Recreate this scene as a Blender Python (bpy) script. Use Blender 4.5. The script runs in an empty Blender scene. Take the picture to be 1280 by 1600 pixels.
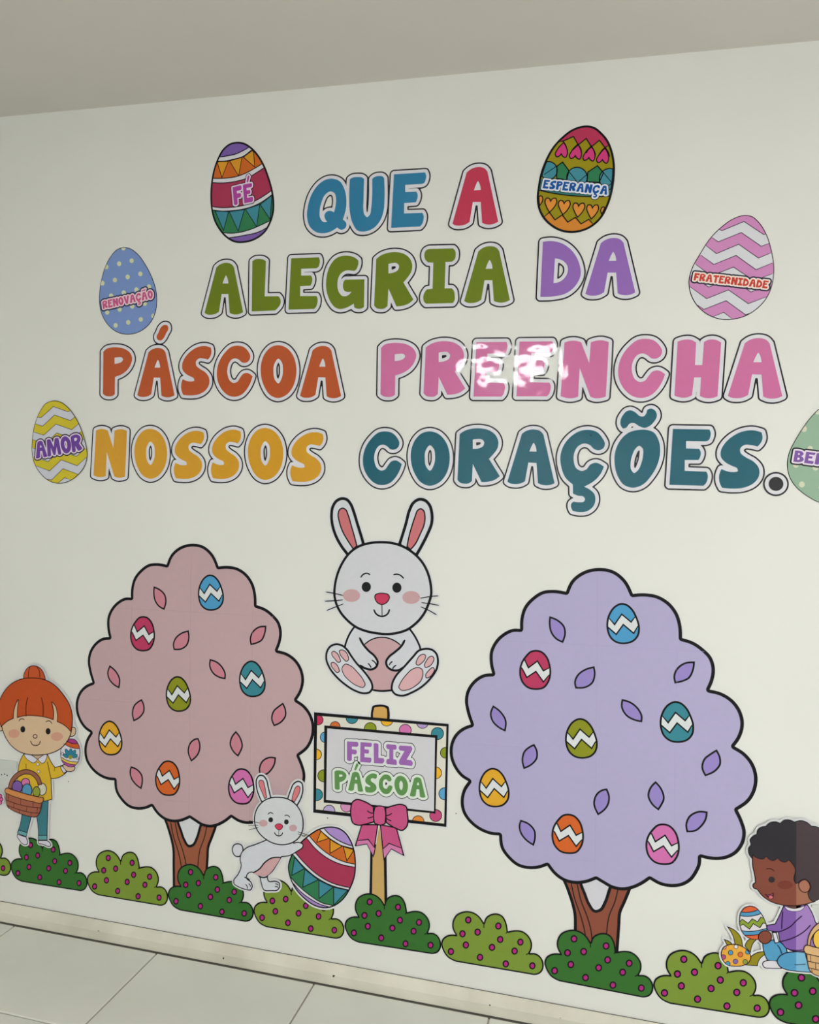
import bpy, math
import numpy as np
from mathutils import Matrix, Vector
from mathutils.geometry import delaunay_2d_cdt

C = bpy.context.scene.collection
# ------------------------------------------------------------------ camera
F, ROLL, PITCH, YAW = 1250.0, 0.0365121, -0.0174414, -0.2432524
D, H = 2.3, 1.484                      # distance to the wall, eye height
CR_, SR_, CP_, SP_, CY_, SY_ = (f(a) for a in (ROLL, PITCH, YAW) for f in (math.cos, math.sin))
def cam_to_world(x, y):               # camera ray (right x, up y, forward 1) to world
    x, y = x*CR_-y*SR_, x*SR_+y*CR_
    dx, dy, dz = x, 1.0, y
    dy, dz = dy*CP_-dz*SP_, dy*SP_+dz*CP_
    return dx*CY_+dy*SY_, -dx*SY_+dy*CY_, dz
fw = Vector(cam_to_world(0, 0)); fw.normalize()
right = (Vector(cam_to_world(1, 0))-Vector(cam_to_world(0, 0))).normalized()
up = (Vector(cam_to_world(0, 1))-Vector(cam_to_world(0, 0))).normalized()
cd = bpy.data.cameras.new('camera'); cam = bpy.data.objects.new('camera', cd); C.objects.link(cam)
m3 = Matrix((right, up, -fw)).transposed()
cam.matrix_world = Matrix.Translation((0, -D, H)) @ m3.to_4x4()
cd.sensor_fit = 'HORIZONTAL'; cd.sensor_width = 36.0; cd.lens = 36.0*F/1280.0
cd.clip_start = 0.05
bpy.context.scene.camera = cam

# ------------------------------------------------------------------ world, lights, exposure
w = bpy.data.worlds.new('world'); bpy.context.scene.world = w; w.use_nodes = True
bg = w.node_tree.nodes['Background']; bg.inputs[0].default_value = (0.86, 0.93, 1.0, 1); bg.inputs[1].default_value = 1.2
def area(name, loc, rot, sx, sz, power, col):
    l = bpy.data.lights.new(name, 'AREA'); l.shape = 'RECTANGLE'; l.size = sx; l.size_y = sz
    l.energy = power; l.color = col
    o = bpy.data.objects.new(name, l); C.objects.link(o); o.location = loc; o.rotation_euler = rot
    return o
XL, XR, YB, ZC = -4.7, 2.6, -6.2, 2.7196      # the room's sides and ceiling; the decorated wall is y = 0, the floor z = 0
R90 = math.pi/2
# daylight through the window in the right-hand wall; the ceiling lamps are lit in their own builder
L_SIDE, LAMP, EXPO = 50.0, 27.0, -0.07
area('daylight', (XR+0.12, -3.2, 1.65), (0, R90, 0), 1.4, 2.2, L_SIDE, (1.0, 0.94, 0.93))
vs = bpy.context.scene.view_settings
vs.view_transform = 'Standard'; vs.look = 'None'; vs.gamma = 1.0; vs.use_curve_mapping = False
vs.exposure = EXPO

# ------------------------------------------------------------------ wall plane <-> picture of the wall
def W(px, py):
    x = (np.asarray(px, float)-640)/F; y = -(np.asarray(py, float)-800)/F
    a, b, c = cam_to_world(x, y)
    return np.stack([a/b*D, H+c/b*D], -1)
inv3 = np.array(m3.transposed())
def toimg(P):
    P = np.atleast_2d(P); q = np.stack([P[:, 0], np.full(len(P), D), P[:, 1]-H], 1) @ inv3.T
    return np.stack([640-F*q[:, 0]/q[:, 2]*1.0, 800+F*q[:, 1]/q[:, 2]], 1)

# ------------------------------------------------------------------ materials
def lin(c): c = c/255.0; return c/12.92 if c <= 0.04045 else ((c+0.055)/1.055)**2.4
MATS = {}
def mat(rgb, kind='paper'):
    key = (rgb, kind)
    if key in MATS: return MATS[key]
    m = bpy.data.materials.new('%s_%d_%d_%d' % ((kind,)+tuple(rgb))); m.use_nodes = True
    nt = m.node_tree; b = nt.nodes['Principled BSDF']
    g = 0.93 if kind != 'raw' else 1.0
    col = [min(0.9, max(0.004, lin(v)/g)) for v in rgb]
    tc = nt.nodes.new('ShaderNodeTexCoord'); n = nt.nodes.new('ShaderNodeTexNoise')
    nt.links.new(tc.outputs['Object'], n.inputs['Vector'])
    mix = nt.nodes.new('ShaderNodeMixRGB'); mix.blend_type = 'MULTIPLY'; mix.inputs[0].default_value = 0.10
    mix.inputs[1].default_value = (*col, 1)
    n.inputs['Scale'].default_value = 60
    rp = nt.nodes.new('ShaderNodeValToRGB'); rp.color_ramp.elements[0].color = (.75, .75, .75, 1); rp.color_ramp.elements[1].color = (1, 1, 1, 1)
    rp.color_ramp.elements[0].position = .3; rp.color_ramp.elements[1].position = .7
    nt.links.new(n.outputs['Fac'], rp.inputs[0]); nt.links.new(rp.outputs[0], mix.inputs[2])
    nt.links.new(mix.outputs[0], b.inputs['Base Color'])
    bp = nt.nodes.new('ShaderNodeBump'); n2 = nt.nodes.new('ShaderNodeTexNoise')
    if kind == 'laminate':
        b.inputs['Roughness'].default_value = 0.13; b.inputs['Specular IOR Level'].default_value = 0.08; b.inputs['Coat Weight'].default_value = 0.75; b.inputs['Coat Roughness'].default_value = 0.04
        geo = nt.nodes.new('ShaderNodeNewGeometry'); nt.links.new(geo.outputs['Position'], n2.inputs['Vector'])
        n2.inputs['Scale'].default_value = 11; n2.inputs['Detail'].default_value = 1.5
        bp.inputs['Strength'].default_value = 0.6; bp.inputs['Distance'].default_value = 0.004
        nt.links.new(bp.outputs[0], b.inputs['Coat Normal'])
    else:
        b.inputs['Roughness'].default_value = 0.5; b.inputs['Specular IOR Level'].default_value = 0.14
        nt.links.new(tc.outputs['Object'], n2.inputs['Vector'])
        n2.inputs['Scale'].default_value = 14
        bp.inputs['Strength'].default_value = 0.15; bp.inputs['Distance'].default_value = 0.002
    nt.links.new(n2.outputs['Fac'], bp.inputs['Height']); nt.links.new(bp.outputs[0], b.inputs['Normal'])
    MATS[key] = m
    return m
WHITE = (216, 216, 224); BLACK = (20, 20, 24); NAVY = (22, 18, 36)

# ------------------------------------------------------------------ 2D shapes on the wall (metres, x right, z up)
def sm(pts, closed=True):
    """smooth curve through points; a third value 1 marks a corner"""
    P = np.array([p[:2] for p in pts], float); c = [len(p) > 2 for p in pts]; n = len(P)
    if not closed: c[0] = c[-1] = True
    T = []
    for i in range(n):
        if c[i]: T.append(None); continue
        a, b = P[i]-P[i-1], P[(i+1) % n]-P[i]; la, lb = np.hypot(*a)+1e-9, np.hypot(*b)+1e-9
        T.append((a/la*lb+b/lb*la)/(la+lb))
    out = []
    for i in range(n if closed else n-1):
        j = (i+1) % n; a, b = P[i], P[j]; L = np.hypot(*(b-a))
        if T[i] is None and T[j] is None: out.append(a); continue
        ta = T[i]*L if T[i] is not None else (1.5*(b-a)-.5*T[j]*L); tb = T[j]*L if T[j] is not None else (1.5*(b-a)-.5*T[i]*L)
        k = 5
        for s in range(k):
            t = s/k; h = t*t
            out.append((2*t*h-3*h+1)*a+(t*h-2*h+t)*ta+(3*h-2*t*h)*b+(t*h-h)*tb)
    if not closed: out.append(P[-1])
    return np.array(out)
class Reg:
    """a stretch of the wall seen at (x0, y0), drawn s units to one picture unit; gives wall metres"""
    def __init__(s, x0, y0, sc, xf=None): s.x0, s.y0, s.s, s.xf = x0, y0, sc, xf
    def pt(s, u, v):
        w_ = W(s.x0+u/s.s, s.y0+v/s.s); return w_ if s.xf is None else s.xf(w_)
    def m(s, P):
        P = np.atleast_2d(P); w_ = W(s.x0+P[:, 0]/s.s, s.y0+P[:, 1]/s.s); return w_ if s.xf is None else s.xf(w_)
    def __call__(s, pts, closed=True): return s.m(sm(pts, closed))
    def ell(s, u, v, a, b=None, n=20, rot=0):
        b = a if b is None else b; t = np.linspace(0, 2*math.pi, n, endpoint=False); ca, sa = math.cos(rot), math.sin(rot)
        x, y = a*np.cos(t), b*np.sin(t)
        return s.m(np.stack([u+x*ca-y*sa, v+x*sa+y*ca], 1))
    def k(s, u, v):                       # metres per drawing unit here
        a, b = s.pt(u-5, v), s.pt(u+5, v); c, d = s.pt(u, v-5), s.pt(u, v+5)
        return (np.hypot(*(a-b))+np.hypot(*(c-d)))/20
def inside(loops, P):
    r = np.zeros(len(P), bool)
    for L in loops:
        a = L; b = np.roll(L, -1, 0)
        for (x1, y1), (x2, y2) in zip(a, b):
            if y1 == y2: continue
            cnd = (y1 > P[:, 1]) != (y2 > P[:, 1])
            r ^= cnd & (P[:, 0] < (x2-x1)*(P[:, 1]-y1)/(y2-y1)+x1)
    return r
def dist(loops, P):
    best = np.full(len(P), 1e9)
    for L in loops:
        a = L; b = np.roll(L, -1, 0); e = b-a; ee = (e*e).sum(1)+1e-18
        for i0 in range(0, len(P), 20000):
            Q = P[i0:i0+20000]
            d = Q[:, None, :]-a[None]; t = np.clip((d*e[None]).sum(2)/ee, 0, 1); d = d-t[..., None]*e[None]
            best[i0:i0+20000] = np.minimum(best[i0:i0+20000], np.sqrt((d*d).sum(2)).min(1))
    return best
def offset(groups, ws, cell=None):
    """outlines at signed distance w from the union of the shapes; one list of loops for each w"""
    allp = np.concatenate([L for g in groups for L in g]); mw = max(max(ws), 0)
    lo = allp.min(0)-mw; hi = allp.max(0)+mw
    if cell is None: cell = max(min(hi-lo)/90, min(abs(x) for x in ws)/2.5)
    cell = max(cell, max(hi-lo)/260)
    lo = lo-2.3*cell; hi = hi+2.3*cell
    nx, ny = int((hi[0]-lo[0])/cell)+2, int((hi[1]-lo[1])/cell)+2
    X = lo[0]+cell*np.arange(nx); Y = lo[1]+cell*np.arange(ny)
    G = np.stack(np.meshgrid(X, Y, indexing='ij'), -1).reshape(-1, 2); S = np.full(len(G), 1e9)
    for g in groups:
        bl = np.concatenate(g).min(0)-mw-3*cell; bh = np.concatenate(g).max(0)+mw+3*cell
        k = np.where((G >= bl).all(1) & (G <= bh).all(1))[0]
        d = dist(g, G[k]); ins = inside(g, G[k]); S[k] = np.minimum(S[k], np.where(ins, -d, d))
    S = S.reshape(nx, ny)
    return [contour(S-wd, lo, cell) for wd in ws]
def contour(S, lo, cell):
    neg = S < 0; nx, ny = S.shape
    code = neg[:-1, :-1]*1+neg[1:, :-1]*2+neg[1:, 1:]*4+neg[:-1, 1:]*8
    tab = {1: [(3, 0)], 2: [(0, 1)], 3: [(3, 1)], 4: [(1, 2)], 5: [(3, 0), (1, 2)], 6: [(0, 2)], 7: [(3, 2)], 8: [(2, 3)], 9: [(2, 0)], 10: [(2, 3), (0, 1)], 11: [(2, 1)], 12: [(1, 3)], 13: [(1, 0)], 14: [(0, 3)]}
    def ek(i, j, e): return (i, j, 0) if e == 0 else (i+1, j, 1) if e == 1 else (i, j+1, 0) if e == 2 else (i, j, 1)
    nxt = {}
    for i, j in zip(*np.where((code > 0) & (code < 15))):
        for a, b in tab[int(code[i, j])]: nxt.setdefault(ek(i, j, a), []).append(ek(i, j, b))
    def pos(k):
        i, j, t = k; a = S[i, j]; b = S[i+1, j] if t == 0 else S[i, j+1]; f = a/(a-b)
        return (lo[0]+cell*(i+(f if t == 0 else 0)), lo[1]+cell*(j+(f if t == 1 else 0)))
    loops = []
    while nxt:
        s0 = next(iter(nxt)); k = s0; L = []
        while k in nxt:
            L.append(pos(k)); q = nxt[k].pop()
            if not nxt[k]: del nxt[k]
            k = q
        if len(L) > 5: loops.append(simp(np.array(L), cell*.04))
    return [l for l in loops if len(l) > 3]
def simp(L, tol):
    keep = []; n = len(L); i = 0; L = list(L)
    a = 0; out = [L[0]]
    while a < n:                      # greedy straight run
        b = a+1
        while b-a < 14 and b < n:
            p, q = L[a], L[(b+1) % n]; e = q-p; l = math.hypot(*e)+1e-12
            if max(abs(e[0]*(L[c % n][1]-p[1])-e[1]*(L[c % n][0]-p[0]))/l for c in range(a+1, b+1)) > tol: break
            b += 1
        if b < n: out.append(L[b])
        a = b
    return np.array(out)
def clip(sub, cl):
    """cut a shape to a convex one"""
    cl = np.asarray(cl); A = 0.5*np.sum(cl[:, 0]*np.roll(cl[:, 1], -1)-np.roll(cl[:, 0], -1)*cl[:, 1])
    if A < 0: cl = cl[::-1]
    out = [tuple(p) for p in sub]
    for i in range(len(cl)):
        a, b = cl[i], cl[(i+1) % len(cl)]; e = b-a; inp = out; out = []
        if not inp: return None
        s = [e[0]*(p[1]-a[1])-e[1]*(p[0]-a[0]) for p in inp]
        for k in range(len(inp)):
            p, q, sp_, sq = inp[k-1], inp[k], s[k-1], s[k]
            if (sp_ >= 0) != (sq >= 0):
                t = sp_/(sp_-sq); out.append((p[0]+t*(q[0]-p[0]), p[1]+t*(q[1]-p[1])))
            if sq >= 0: out.append(q)
    if len(out) < 3: return None
    o = [out[0]]
    for p in out[1:]:
        if abs(p[0]-o[-1][0])+abs(p[1]-o[-1][1]) > 1e-6: o.append(p)
    return np.array(o) if len(o) > 2 else None
def hull(P):
    P = sorted(map(tuple, P))
    def half(Q):
        h = []
        for p in Q:
            while len(h) > 1 and (h[-1][0]-h[-2][0])*(p[1]-h[-2][1])-(h[-1][1]-h[-2][1])*(p[0]-h[-2][0]) <= 0: h.pop()
            h.append(p)
        return h[:-1]
    return np.array(half(P)+half(P[::-1]))
def shrink(L, d):                       # inner outline of a convex or gently bent loop
    r = offset([[L]], [-d], cell=max(d/2.2, np.ptp(L, 0).max()/180))[0]
    return max(r, key=len) if r else L

LT = 0.00022                              # thickness of one printed layer
class MB:
    def __init__(s): s.v, s.f = [], []
    def plate(s, loops, y0, y1):
        loops = [np.asarray(l) for l in loops if l is not None and len(l) > 2]
        if not loops: return s
        vs_, ed = [], []
        for L in loops:
            b = len(vs_); vs_ += [Vector(p) for p in L]; ed += [(b+i, b+(i+1) % len(L)) for i in range(len(L))]
        V, E_, Fc, *_ = delaunay_2d_cdt(vs_, ed, [], 0, 1e-7)
        V = np.array([tuple(v) for v in V]); Fc = [f for f in Fc if len(f) == 3]
        cen = np.array([V[list(f)].mean(0) for f in Fc]); ins = inside(loops, cen)
        b = len(s.v); s.v += [(x, -y1, z) for x, z in V]
        for f, k in zip(Fc, ins):
            if k:
                p, q, r = V[list(f)]; cr_ = (q[0]-p[0])*(r[1]-p[1])-(q[1]-p[1])*(r[0]-p[0])
                s.f.append(tuple(b+i for i in (f if cr_ > 0 else f[::-1])))
        for L in loops:
            n = len(L); b = len(s.v)
            A = np.sum(L[:, 0]*np.roll(L[:, 1], -1)-np.roll(L[:, 0], -1)*L[:, 1])
            s.v += [(x, -y1, z) for x, z in L]+[(x, -y0, z) for x, z in L]
            for i in range(n):
                j = (i+1) % n; q = (b+i, b+n+i, b+n+j, b+j); s.f.append(q if A > 0 else q[::-1])
        return s
    def ribbon(s, P, wd, y0, y1, closed=False, tip=1.0):
        P = np.asarray(P); n = len(P); hw = wd*.64
        if n < 2: return s
        T = np.roll(P, -1, 0)-P; T = T/(np.hypot(T[:, 0], T[:, 1])[:, None]+1e-12)
        N = []
        for i in range(n):
            a = T[i-1] if (i > 0 or closed) else T[0]; b = T[i] if (i < n-1 or closed) else T[n-2]
            m = a+b; l = math.hypot(*m)
            if l < 0.3: m = b; l = 1
            m = m/l; ca = max(0.45, m[0]*b[0]+m[1]*b[1]); k = tip if (not closed and i in (0, n-1)) else 1.0
            N.append(np.array([-m[1], m[0]])*hw/ca*k)
        N = np.array(N); L, R_ = P+N, P-N; b = len(s.v)
        for y in (y1, y0): s.v += [(x, -y, z) for x, z in L]+[(x, -y, z) for x, z in R_]
        for i in range(n if closed else n-1):
            j = (i+1) % n; s.f += [(b+i, b+n+i, b+n+j, b+j), (b+i, b+j, b+2*n+j, b+2*n+i), (b+n+j, b+n+i, b+3*n+i, b+3*n+j)]
        if not closed:
            for p, i in ((P[0], 0), (P[-1], n-1)):
                r = hw*tip; c0 = len(s.v); s.v += [(p[0]+r*math.cos(a*math.pi/5), -y1, p[1]+r*math.sin(a*math.pi/5)) for a in range(10)]
                s.f.append(tuple(range(c0, c0+10)))
        return s
    def obj(s, name, material, parent=None, org=(0, 0, 0), props=None, label=None):
        me = bpy.data.meshes.new(name); me.from_pydata([(x-org[0], y-org[1], z-org[2]) for x, y, z in s.v], [], s.f)
        me.materials.append(material); me.update()
        o = bpy.data.objects.new(name, me); C.objects.link(o)
        if parent: o.parent = parent
        else: o.location = org
        for k, v in (props or {}).items(): o[k] = v
        if label: o['label'] = label
        return o
class Thing:
    """a cut-out on the wall: an Empty on the wall plane with one thin child per printed part"""
    def __init__(s, name, label, cat, base, center, group=None, kind='paper'):
        s.e = bpy.data.objects.new(name, None); C.objects.link(s.e); s.org = (float(center[0]), -base, float(center[1])); s.e.location = s.org
        s.e.empty_display_size = .05
        s.e['label'] = label; s.e['category'] = cat; s.b = base; s.kind = kind
        if group: s.e['group'] = group
    def plate(s, name, loops, rgb, lay, parent=None, th=1, label=None):
        if not isinstance(loops, list): loops = [loops]
        mb = MB(); mb.plate(loops, s.b+LT*lay, s.b+LT*(lay+th)); return s._o(mb, name, rgb, parent, label)
    def many(s, name, shapes, rgb, lay, parent=None, label=None):
        mb = MB()
        for l in shapes:
            if l is not None: mb.plate(l if isinstance(l, list) else [l], s.b+LT*lay, s.b+LT*(lay+1))
        return s._o(mb, name, rgb, parent, label) if mb.f else None
    def lines(s, name, strokes, rgb, lay, parent=None, label=None):
        mb = MB()
        for st in strokes:
            P, wd = st[0], st[1]; mb.ribbon(P, wd, s.b+LT*lay, s.b+LT*(lay+1), closed=len(st) > 2 and st[2], tip=.7)
        return s._o(mb, name, rgb, parent, label)
    def _o(s, mb, name, rgb, parent, label=None):
        o = mb.obj(name, mat(rgb, s.kind), parent or s.e, s.org if parent is None else s.org, None, label)
        return o
def rect(a, b): return np.array([(a[0], a[1]), (b[0], a[1]), (b[0], b[1]), (a[0], b[1])])

# ------------------------------------------------------------------ the room
def raw(name, rgb, rough, fn=None, spec=.3):
    m = bpy.data.materials.new(name); m.use_nodes = True; nt = m.node_tree; b = nt.nodes['Principled BSDF']
    b.inputs['Base Color'].default_value = (*rgb, 1); b.inputs['Roughness'].default_value = rough; b.inputs['Specular IOR Level'].default_value = spec
    if fn: fn(nt, b)
    return m
def mottled(rgb, rgb2, scale, bump, bscale):
    def fn(nt, b):
        tc = nt.nodes.new('ShaderNodeTexCoord'); n = nt.nodes.new('ShaderNodeTexNoise'); n.inputs['Scale'].default_value = scale; n.inputs['Detail'].default_value = 6
        r = nt.nodes.new('ShaderNodeValToRGB'); r.color_ramp.elements[0].color = (*rgb2, 1); r.color_ramp.elements[1].color = (*rgb, 1)
        r.color_ramp.elements[0].position = .35; r.color_ramp.elements[1].position = .6
        nt.links.new(tc.outputs['Object'], n.inputs['Vector']); nt.links.new(n.outputs['Fac'], r.inputs[0]); nt.links.new(r.outputs[0], b.inputs['Base Color'])
        n2 = nt.nodes.new('ShaderNodeTexNoise'); n2.inputs['Scale'].default_value = bscale; n2.inputs['Detail'].default_value = 8
        bp = nt.nodes.new('ShaderNodeBump'); bp.inputs['Strength'].default_value = bump; bp.inputs['Distance'].default_value = .002
        nt.links.new(tc.outputs['Object'], n2.inputs['Vector']); nt.links.new(n2.outputs['Fac'], bp.inputs['Height']); nt.links.new(bp.outputs[0], b.inputs['Normal'])
    return fn
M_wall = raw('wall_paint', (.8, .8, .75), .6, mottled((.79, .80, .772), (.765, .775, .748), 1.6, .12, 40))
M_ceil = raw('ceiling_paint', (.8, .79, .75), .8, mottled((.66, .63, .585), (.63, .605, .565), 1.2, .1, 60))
M_base = raw('baseboard_paint', (.72, .69, .60), .45, mottled((.76, .74, .645), (.63, .61, .52), 5, .2, 25))
M_tile = raw('ceramic_tile', (.6, .6, .56), .28, mottled((.84, .86, .80), (.79, .81, .755), 2.2, .06, 12), .5)
M_grout = raw('grout', (.43, .41, .36), .9)
M_gap_shade = raw('gap_shade', (.15, .145, .12), .95)  # dark colour that paints shade into the baseboard's gaps
M_hole = raw('dark_hole', (.03, .025, .02), .9)
M_plastic = raw('white_plastic', (.62, .65, .62), .35)
M_frame = raw('painted_metal', (.75, .75, .73), .4)
def box(v, f, a, b):
    k = len(v); v += [(x, y, z) for x in (a[0], b[0]) for y in (a[1], b[1]) for z in (a[2], b[2])]
    f += [tuple(k+i for i in q) for q in ((0, 1, 3, 2), (4, 6, 7, 5), (0, 4, 5, 1), (2, 3, 7, 6), (0, 2, 6, 4), (1, 5, 7, 3))]
def boxes(name, bs, m, parent=None, kind=None, bevel=0):
    v, f = [], []
    for a, b in bs: box(v, f, a, b)
    me = bpy.data.meshes.new(name); me.from_pydata(v, [], f); me.materials.append(m); me.update()
    o = bpy.data.objects.new(name, me); C.objects.link(o)
    if parent: o.parent = parent
    if kind: o['kind'] = kind
    if bevel: bm_ = o.modifiers.new('bevel', 'BEVEL'); bm_.width = bevel; bm_.segments = 2
    return o
boxes('wall_back', [((XL, 0, 0), (XR, .15, ZC))], M_wall, kind='structure')
boxes('wall_left', [((XL-.15, YB, 0), (XL, .15, ZC))], M_wall, kind='structure')
boxes('wall_front', [((XL-.15, YB-.15, 0), (XR+.15, YB, ZC))], M_wall, kind='structure')
wy0, wy1, wz0, wz1 = -4.3, -2.1, .95, 2.35
boxes('wall_right', [((XR, YB, 0), (XR+.15, wy0, ZC)), ((XR, wy1, 0), (XR+.15, .15, ZC)), ((XR, wy0, 0), (XR+.15, wy1, wz0)), ((XR, wy0, wz1), (XR+.15, wy1, ZC))], M_wall, kind='structure')
wf = boxes('window_1', [((XR+.02, wy0, wz0), (XR+.07, wy0+.05, wz1)), ((XR+.02, wy1-.05, wz0), (XR+.07, wy1, wz1)), ((XR+.02, wy0, wz0), (XR+.07, wy1, wz0+.05)),
                        ((XR+.02, wy0, wz1-.05), (XR+.07, wy1, wz1)), ((XR+.02, (wy0+wy1)/2-.02, wz0), (XR+.07, (wy0+wy1)/2+.02, wz1))], M_frame, kind='structure')
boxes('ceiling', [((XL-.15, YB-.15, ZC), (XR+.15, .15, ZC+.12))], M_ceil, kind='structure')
fl = boxes('floor', [((XL-.15, YB-.15, -.12), (XR+.15, .15, -.004))], M_grout, kind='structure')
# floor tiles, 0.535 m, joints where the picture shows them
TS = .535; xs = [-.2743+TS*k for k in range(-9, 7)]; ys = [-.0222, -.409]; 
while ys[-1] > YB: ys.append(ys[-1]-TS)
tile_me = {}
for i in range(len(xs)-1):
    for j in range(len(ys)-1):
        x0, x1, y1, y0 = max(xs[i], XL), min(xs[i+1], XR), ys[j], max(ys[j+1], YB)
        if x1-x0 < .02 or y1-y0 < .02: continue
        g = .0030; key = (round(x1-x0, 4), round(y1-y0, 4))
        if key not in tile_me:
            hx, hy = (x1-x0)/2-g, (y1-y0)/2-g; e = .0015
            v = [(-hx, -hy, -.008), (hx, -hy, -.008), (hx, hy, -.008), (-hx, hy, -.008), (-hx, -hy, -e), (hx, -hy, -e), (hx, hy, -e), (-hx, hy, -e),
                 (-hx+e, -hy+e, 0), (hx-e, -hy+e, 0), (hx-e, hy-e, 0), (-hx+e, hy-e, 0)]
            f = [(8, 9, 10, 11)]+[(a, (a+1) % 4, 4+(a+1) % 4, 4+a) for a in range(4)]+[(4+a, 4+(a+1) % 4, 8+(a+1) % 4, 8+a) for a in range(4)]
            me = bpy.data.meshes.new('tile'); me.from_pydata(v, [], f); me.materials.append(M_tile); tile_me[key] = me
        o = bpy.data.objects.new('tile', tile_me[key]); C.objects.link(o); o.parent = fl; o.location = ((x0+x1)/2, (y0+y1)/2, 0)
# bevelled baseboard
v, f = [], []
pr = [(-.0036, .0022), (-.0190, .0022), (-.0222, .0335), (-.0202, .0365), (-.0048, .0596), (-.0036, .0606)]     # a hairline gap at the wall and above the tiles
v = [(x, y, z) for x in (XL, XR) for y, z in pr]; n = len(pr)
f = [(i, (i+1) % n, n+(i+1) % n, n+i) for i in range(n)]+[tuple(range(n))[::-1], tuple(range(n, 2*n))]
me = bpy.data.meshes.new('baseboard_back'); me.from_pydata(v, [], f); me.materials.append(M_base)
bb = bpy.data.objects.new('baseboard_back', me); C.objects.link(bb); bb['kind'] = 'structure'
boxes('floor_gap_shade', [((XL, -.0262, -.0035), (XR, -.004, -.0012))], M_gap_shade, bb)  # dark strip: painted shadow of the gap at the baseboard's foot
boxes('top_gap_shade', [((XL, -.0036, .0560), (XR, -.0003, .0610))], M_gap_shade, bb)  # dark strip: painted shade between the baseboard's top edge and the wall
holes = [(0+172/4, 1390+155/4, 3), (618/4, 1390+253/4, 4.5), (300+126/2.56, 1420+198/2.56, 3), (300+463/2.56, 1420+237/2.56, 3.5), (300+568/2.56, 1420+265/2.56, 6), (300+1192/2.56, 1420+383/2.56, 2.5), (700+145/2.207, 1480+199/2.207, 3), (700+388/2.207, 1480+242/2.207, 3), (700+427/2.207, 1480+243/2.207, 4)]
bmv, bmf = [], []
for hx, hy, r in holes:
    # on the sloped face: y = -.002-(.0605-z)*(.018/.0245)
    q = W(hx, hy); r0 = (q[1]-H)/D; s_ = (.018/.0245); dep = 0.0
    xx = q[0]/D
    # solve z: (z-H) = r0*(D-dep), dep = .002+(.0605-z)*s_
    z = (H+r0*(D-.002-.0605*s_))/(1-r0*s_); dep = .002+(.0605-z)*s_; x = xx*(D-dep); R_ = r*.00095
    k = len(bmv); nrm = Vector((0, -.0245, .018)).normalized(); tv = Vector((0, .018, .0245)).normalized(); cc = Vector((x, -dep, z))+nrm*.0004
    for a in range(9):
        t = a*2*math.pi/9; rr = R_*(1+.25*math.sin(3*t+hx)); p = cc+Vector((1, 0, 0))*rr*math.cos(t)*.8+tv*rr*math.sin(t); bmv.append(tuple(p))
    bmf.append(tuple(range(k, k+9)))
for i in range(len(bmf)):
    me = bpy.data.meshes.new('nail_hole'); vv = [bmv[j] for j in bmf[i]]; me.from_pydata(vv, [], [tuple(range(9))]); me.materials.append(M_hole)
    o = bpy.data.objects.new('nail_hole', me); C.objects.link(o); o.parent = bb
wb = bpy.data.objects['wall_back']
for px_, py_, r_ in ((107, 1221, .0014), (512, 1278, .0016), (713, 1271, .0013)):      # old nail holes in the plaster
    q = W(px_, py_); vv = [(q[0]+r_*math.cos(a*.9)*(1+.3*math.sin(2*a)), -.0006, q[1]+1.6*r_*math.sin(a*.9)) for a in range(7)]
    me = bpy.data.meshes.new('nail_hole'); me.from_pydata(vv, [], [tuple(range(7))]); me.materials.append(M_hole)
    o = bpy.data.objects.new('nail_hole', me); C.objects.link(o); o.parent = wb
# ceiling lamps (behind the camera; the letters mirror the first, the second is added as fill light)
def lamp_mat():
    m = bpy.data.materials.new('lamp_diffuser'); m.use_nodes = True; b = m.node_tree.nodes['Principled BSDF']
    b.inputs['Emission Color'].default_value = (1, 1, .975, 1); b.inputs['Emission Strength'].default_value = LAMP; return m
LM = lamp_mat()
for nm, cx, cy_, sx, sy, lb in (('ceiling_lamp', -.87, -4.75, .72, 1.0, 'long white ceiling light panel mirrored in the glossy letters'), ('ceiling_lamp', 1.75, -3.6, .9, .9, 'unseen square ceiling light panel added as fill near the side window')):
    e = bpy.data.objects.new(nm, None); C.objects.link(e); e.location = (cx, cy_, ZC); e['label'] = lb; e['category'] = 'lamp'
    boxes('lamp_frame', [((-sx/2-.02, -sy/2-.02, -.04), (-sx/2, sy/2+.02, 0)), ((sx/2, -sy/2-.02, -.04), (sx/2+.02, sy/2+.02, 0)), ((-sx/2, -sy/2-.02, -.04), (sx/2, -sy/2, 0)), ((-sx/2, sy/2, -.04), (sx/2, sy/2+.02, 0))], M_frame, e)
    boxes('diffuser', [((-sx/2, -sy/2, -.035), (sx/2, sy/2, -.02))], LM, e)
# socket plates
def socket(name, lb, x0, x1, z0, z1, holes_):
    e = bpy.data.objects.new(name, None); C.objects.link(e); e.location = ((x0+x1)/2, 0, (z0+z1)/2); e['label'] = lb; e['category'] = 'socket'
    hx, hz = (x1-x0)/2, (z1-z0)/2
    boxes('cover_plate', [((-hx, -.004, -hz), (hx, 0, hz))], M_plastic, e, bevel=.0015)
    boxes('insert', [((-hx*.72, -.0052, -hz*.5), (hx*.72, -.0038, hz*.5))], M_plastic, e, bevel=.0006)
    if holes_: boxes('pin_holes', [((holes_+dx-.002, -.0056, dz-.002), (holes_+dx+.002, -.0050, dz+.002)) for dx, dz in ((-.012, .010), (.0, .013), (.010, .010))], M_hole, e)
socket('wall_socket', 'white plastic wall socket behind the egg basket at the wall\'s left end', -2.02, -1.905, .425, .545, .012)
socket('wall_socket', 'small white wall plate behind the crouching boy and his basket', .562, .70, .37, .452, 0)

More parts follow.
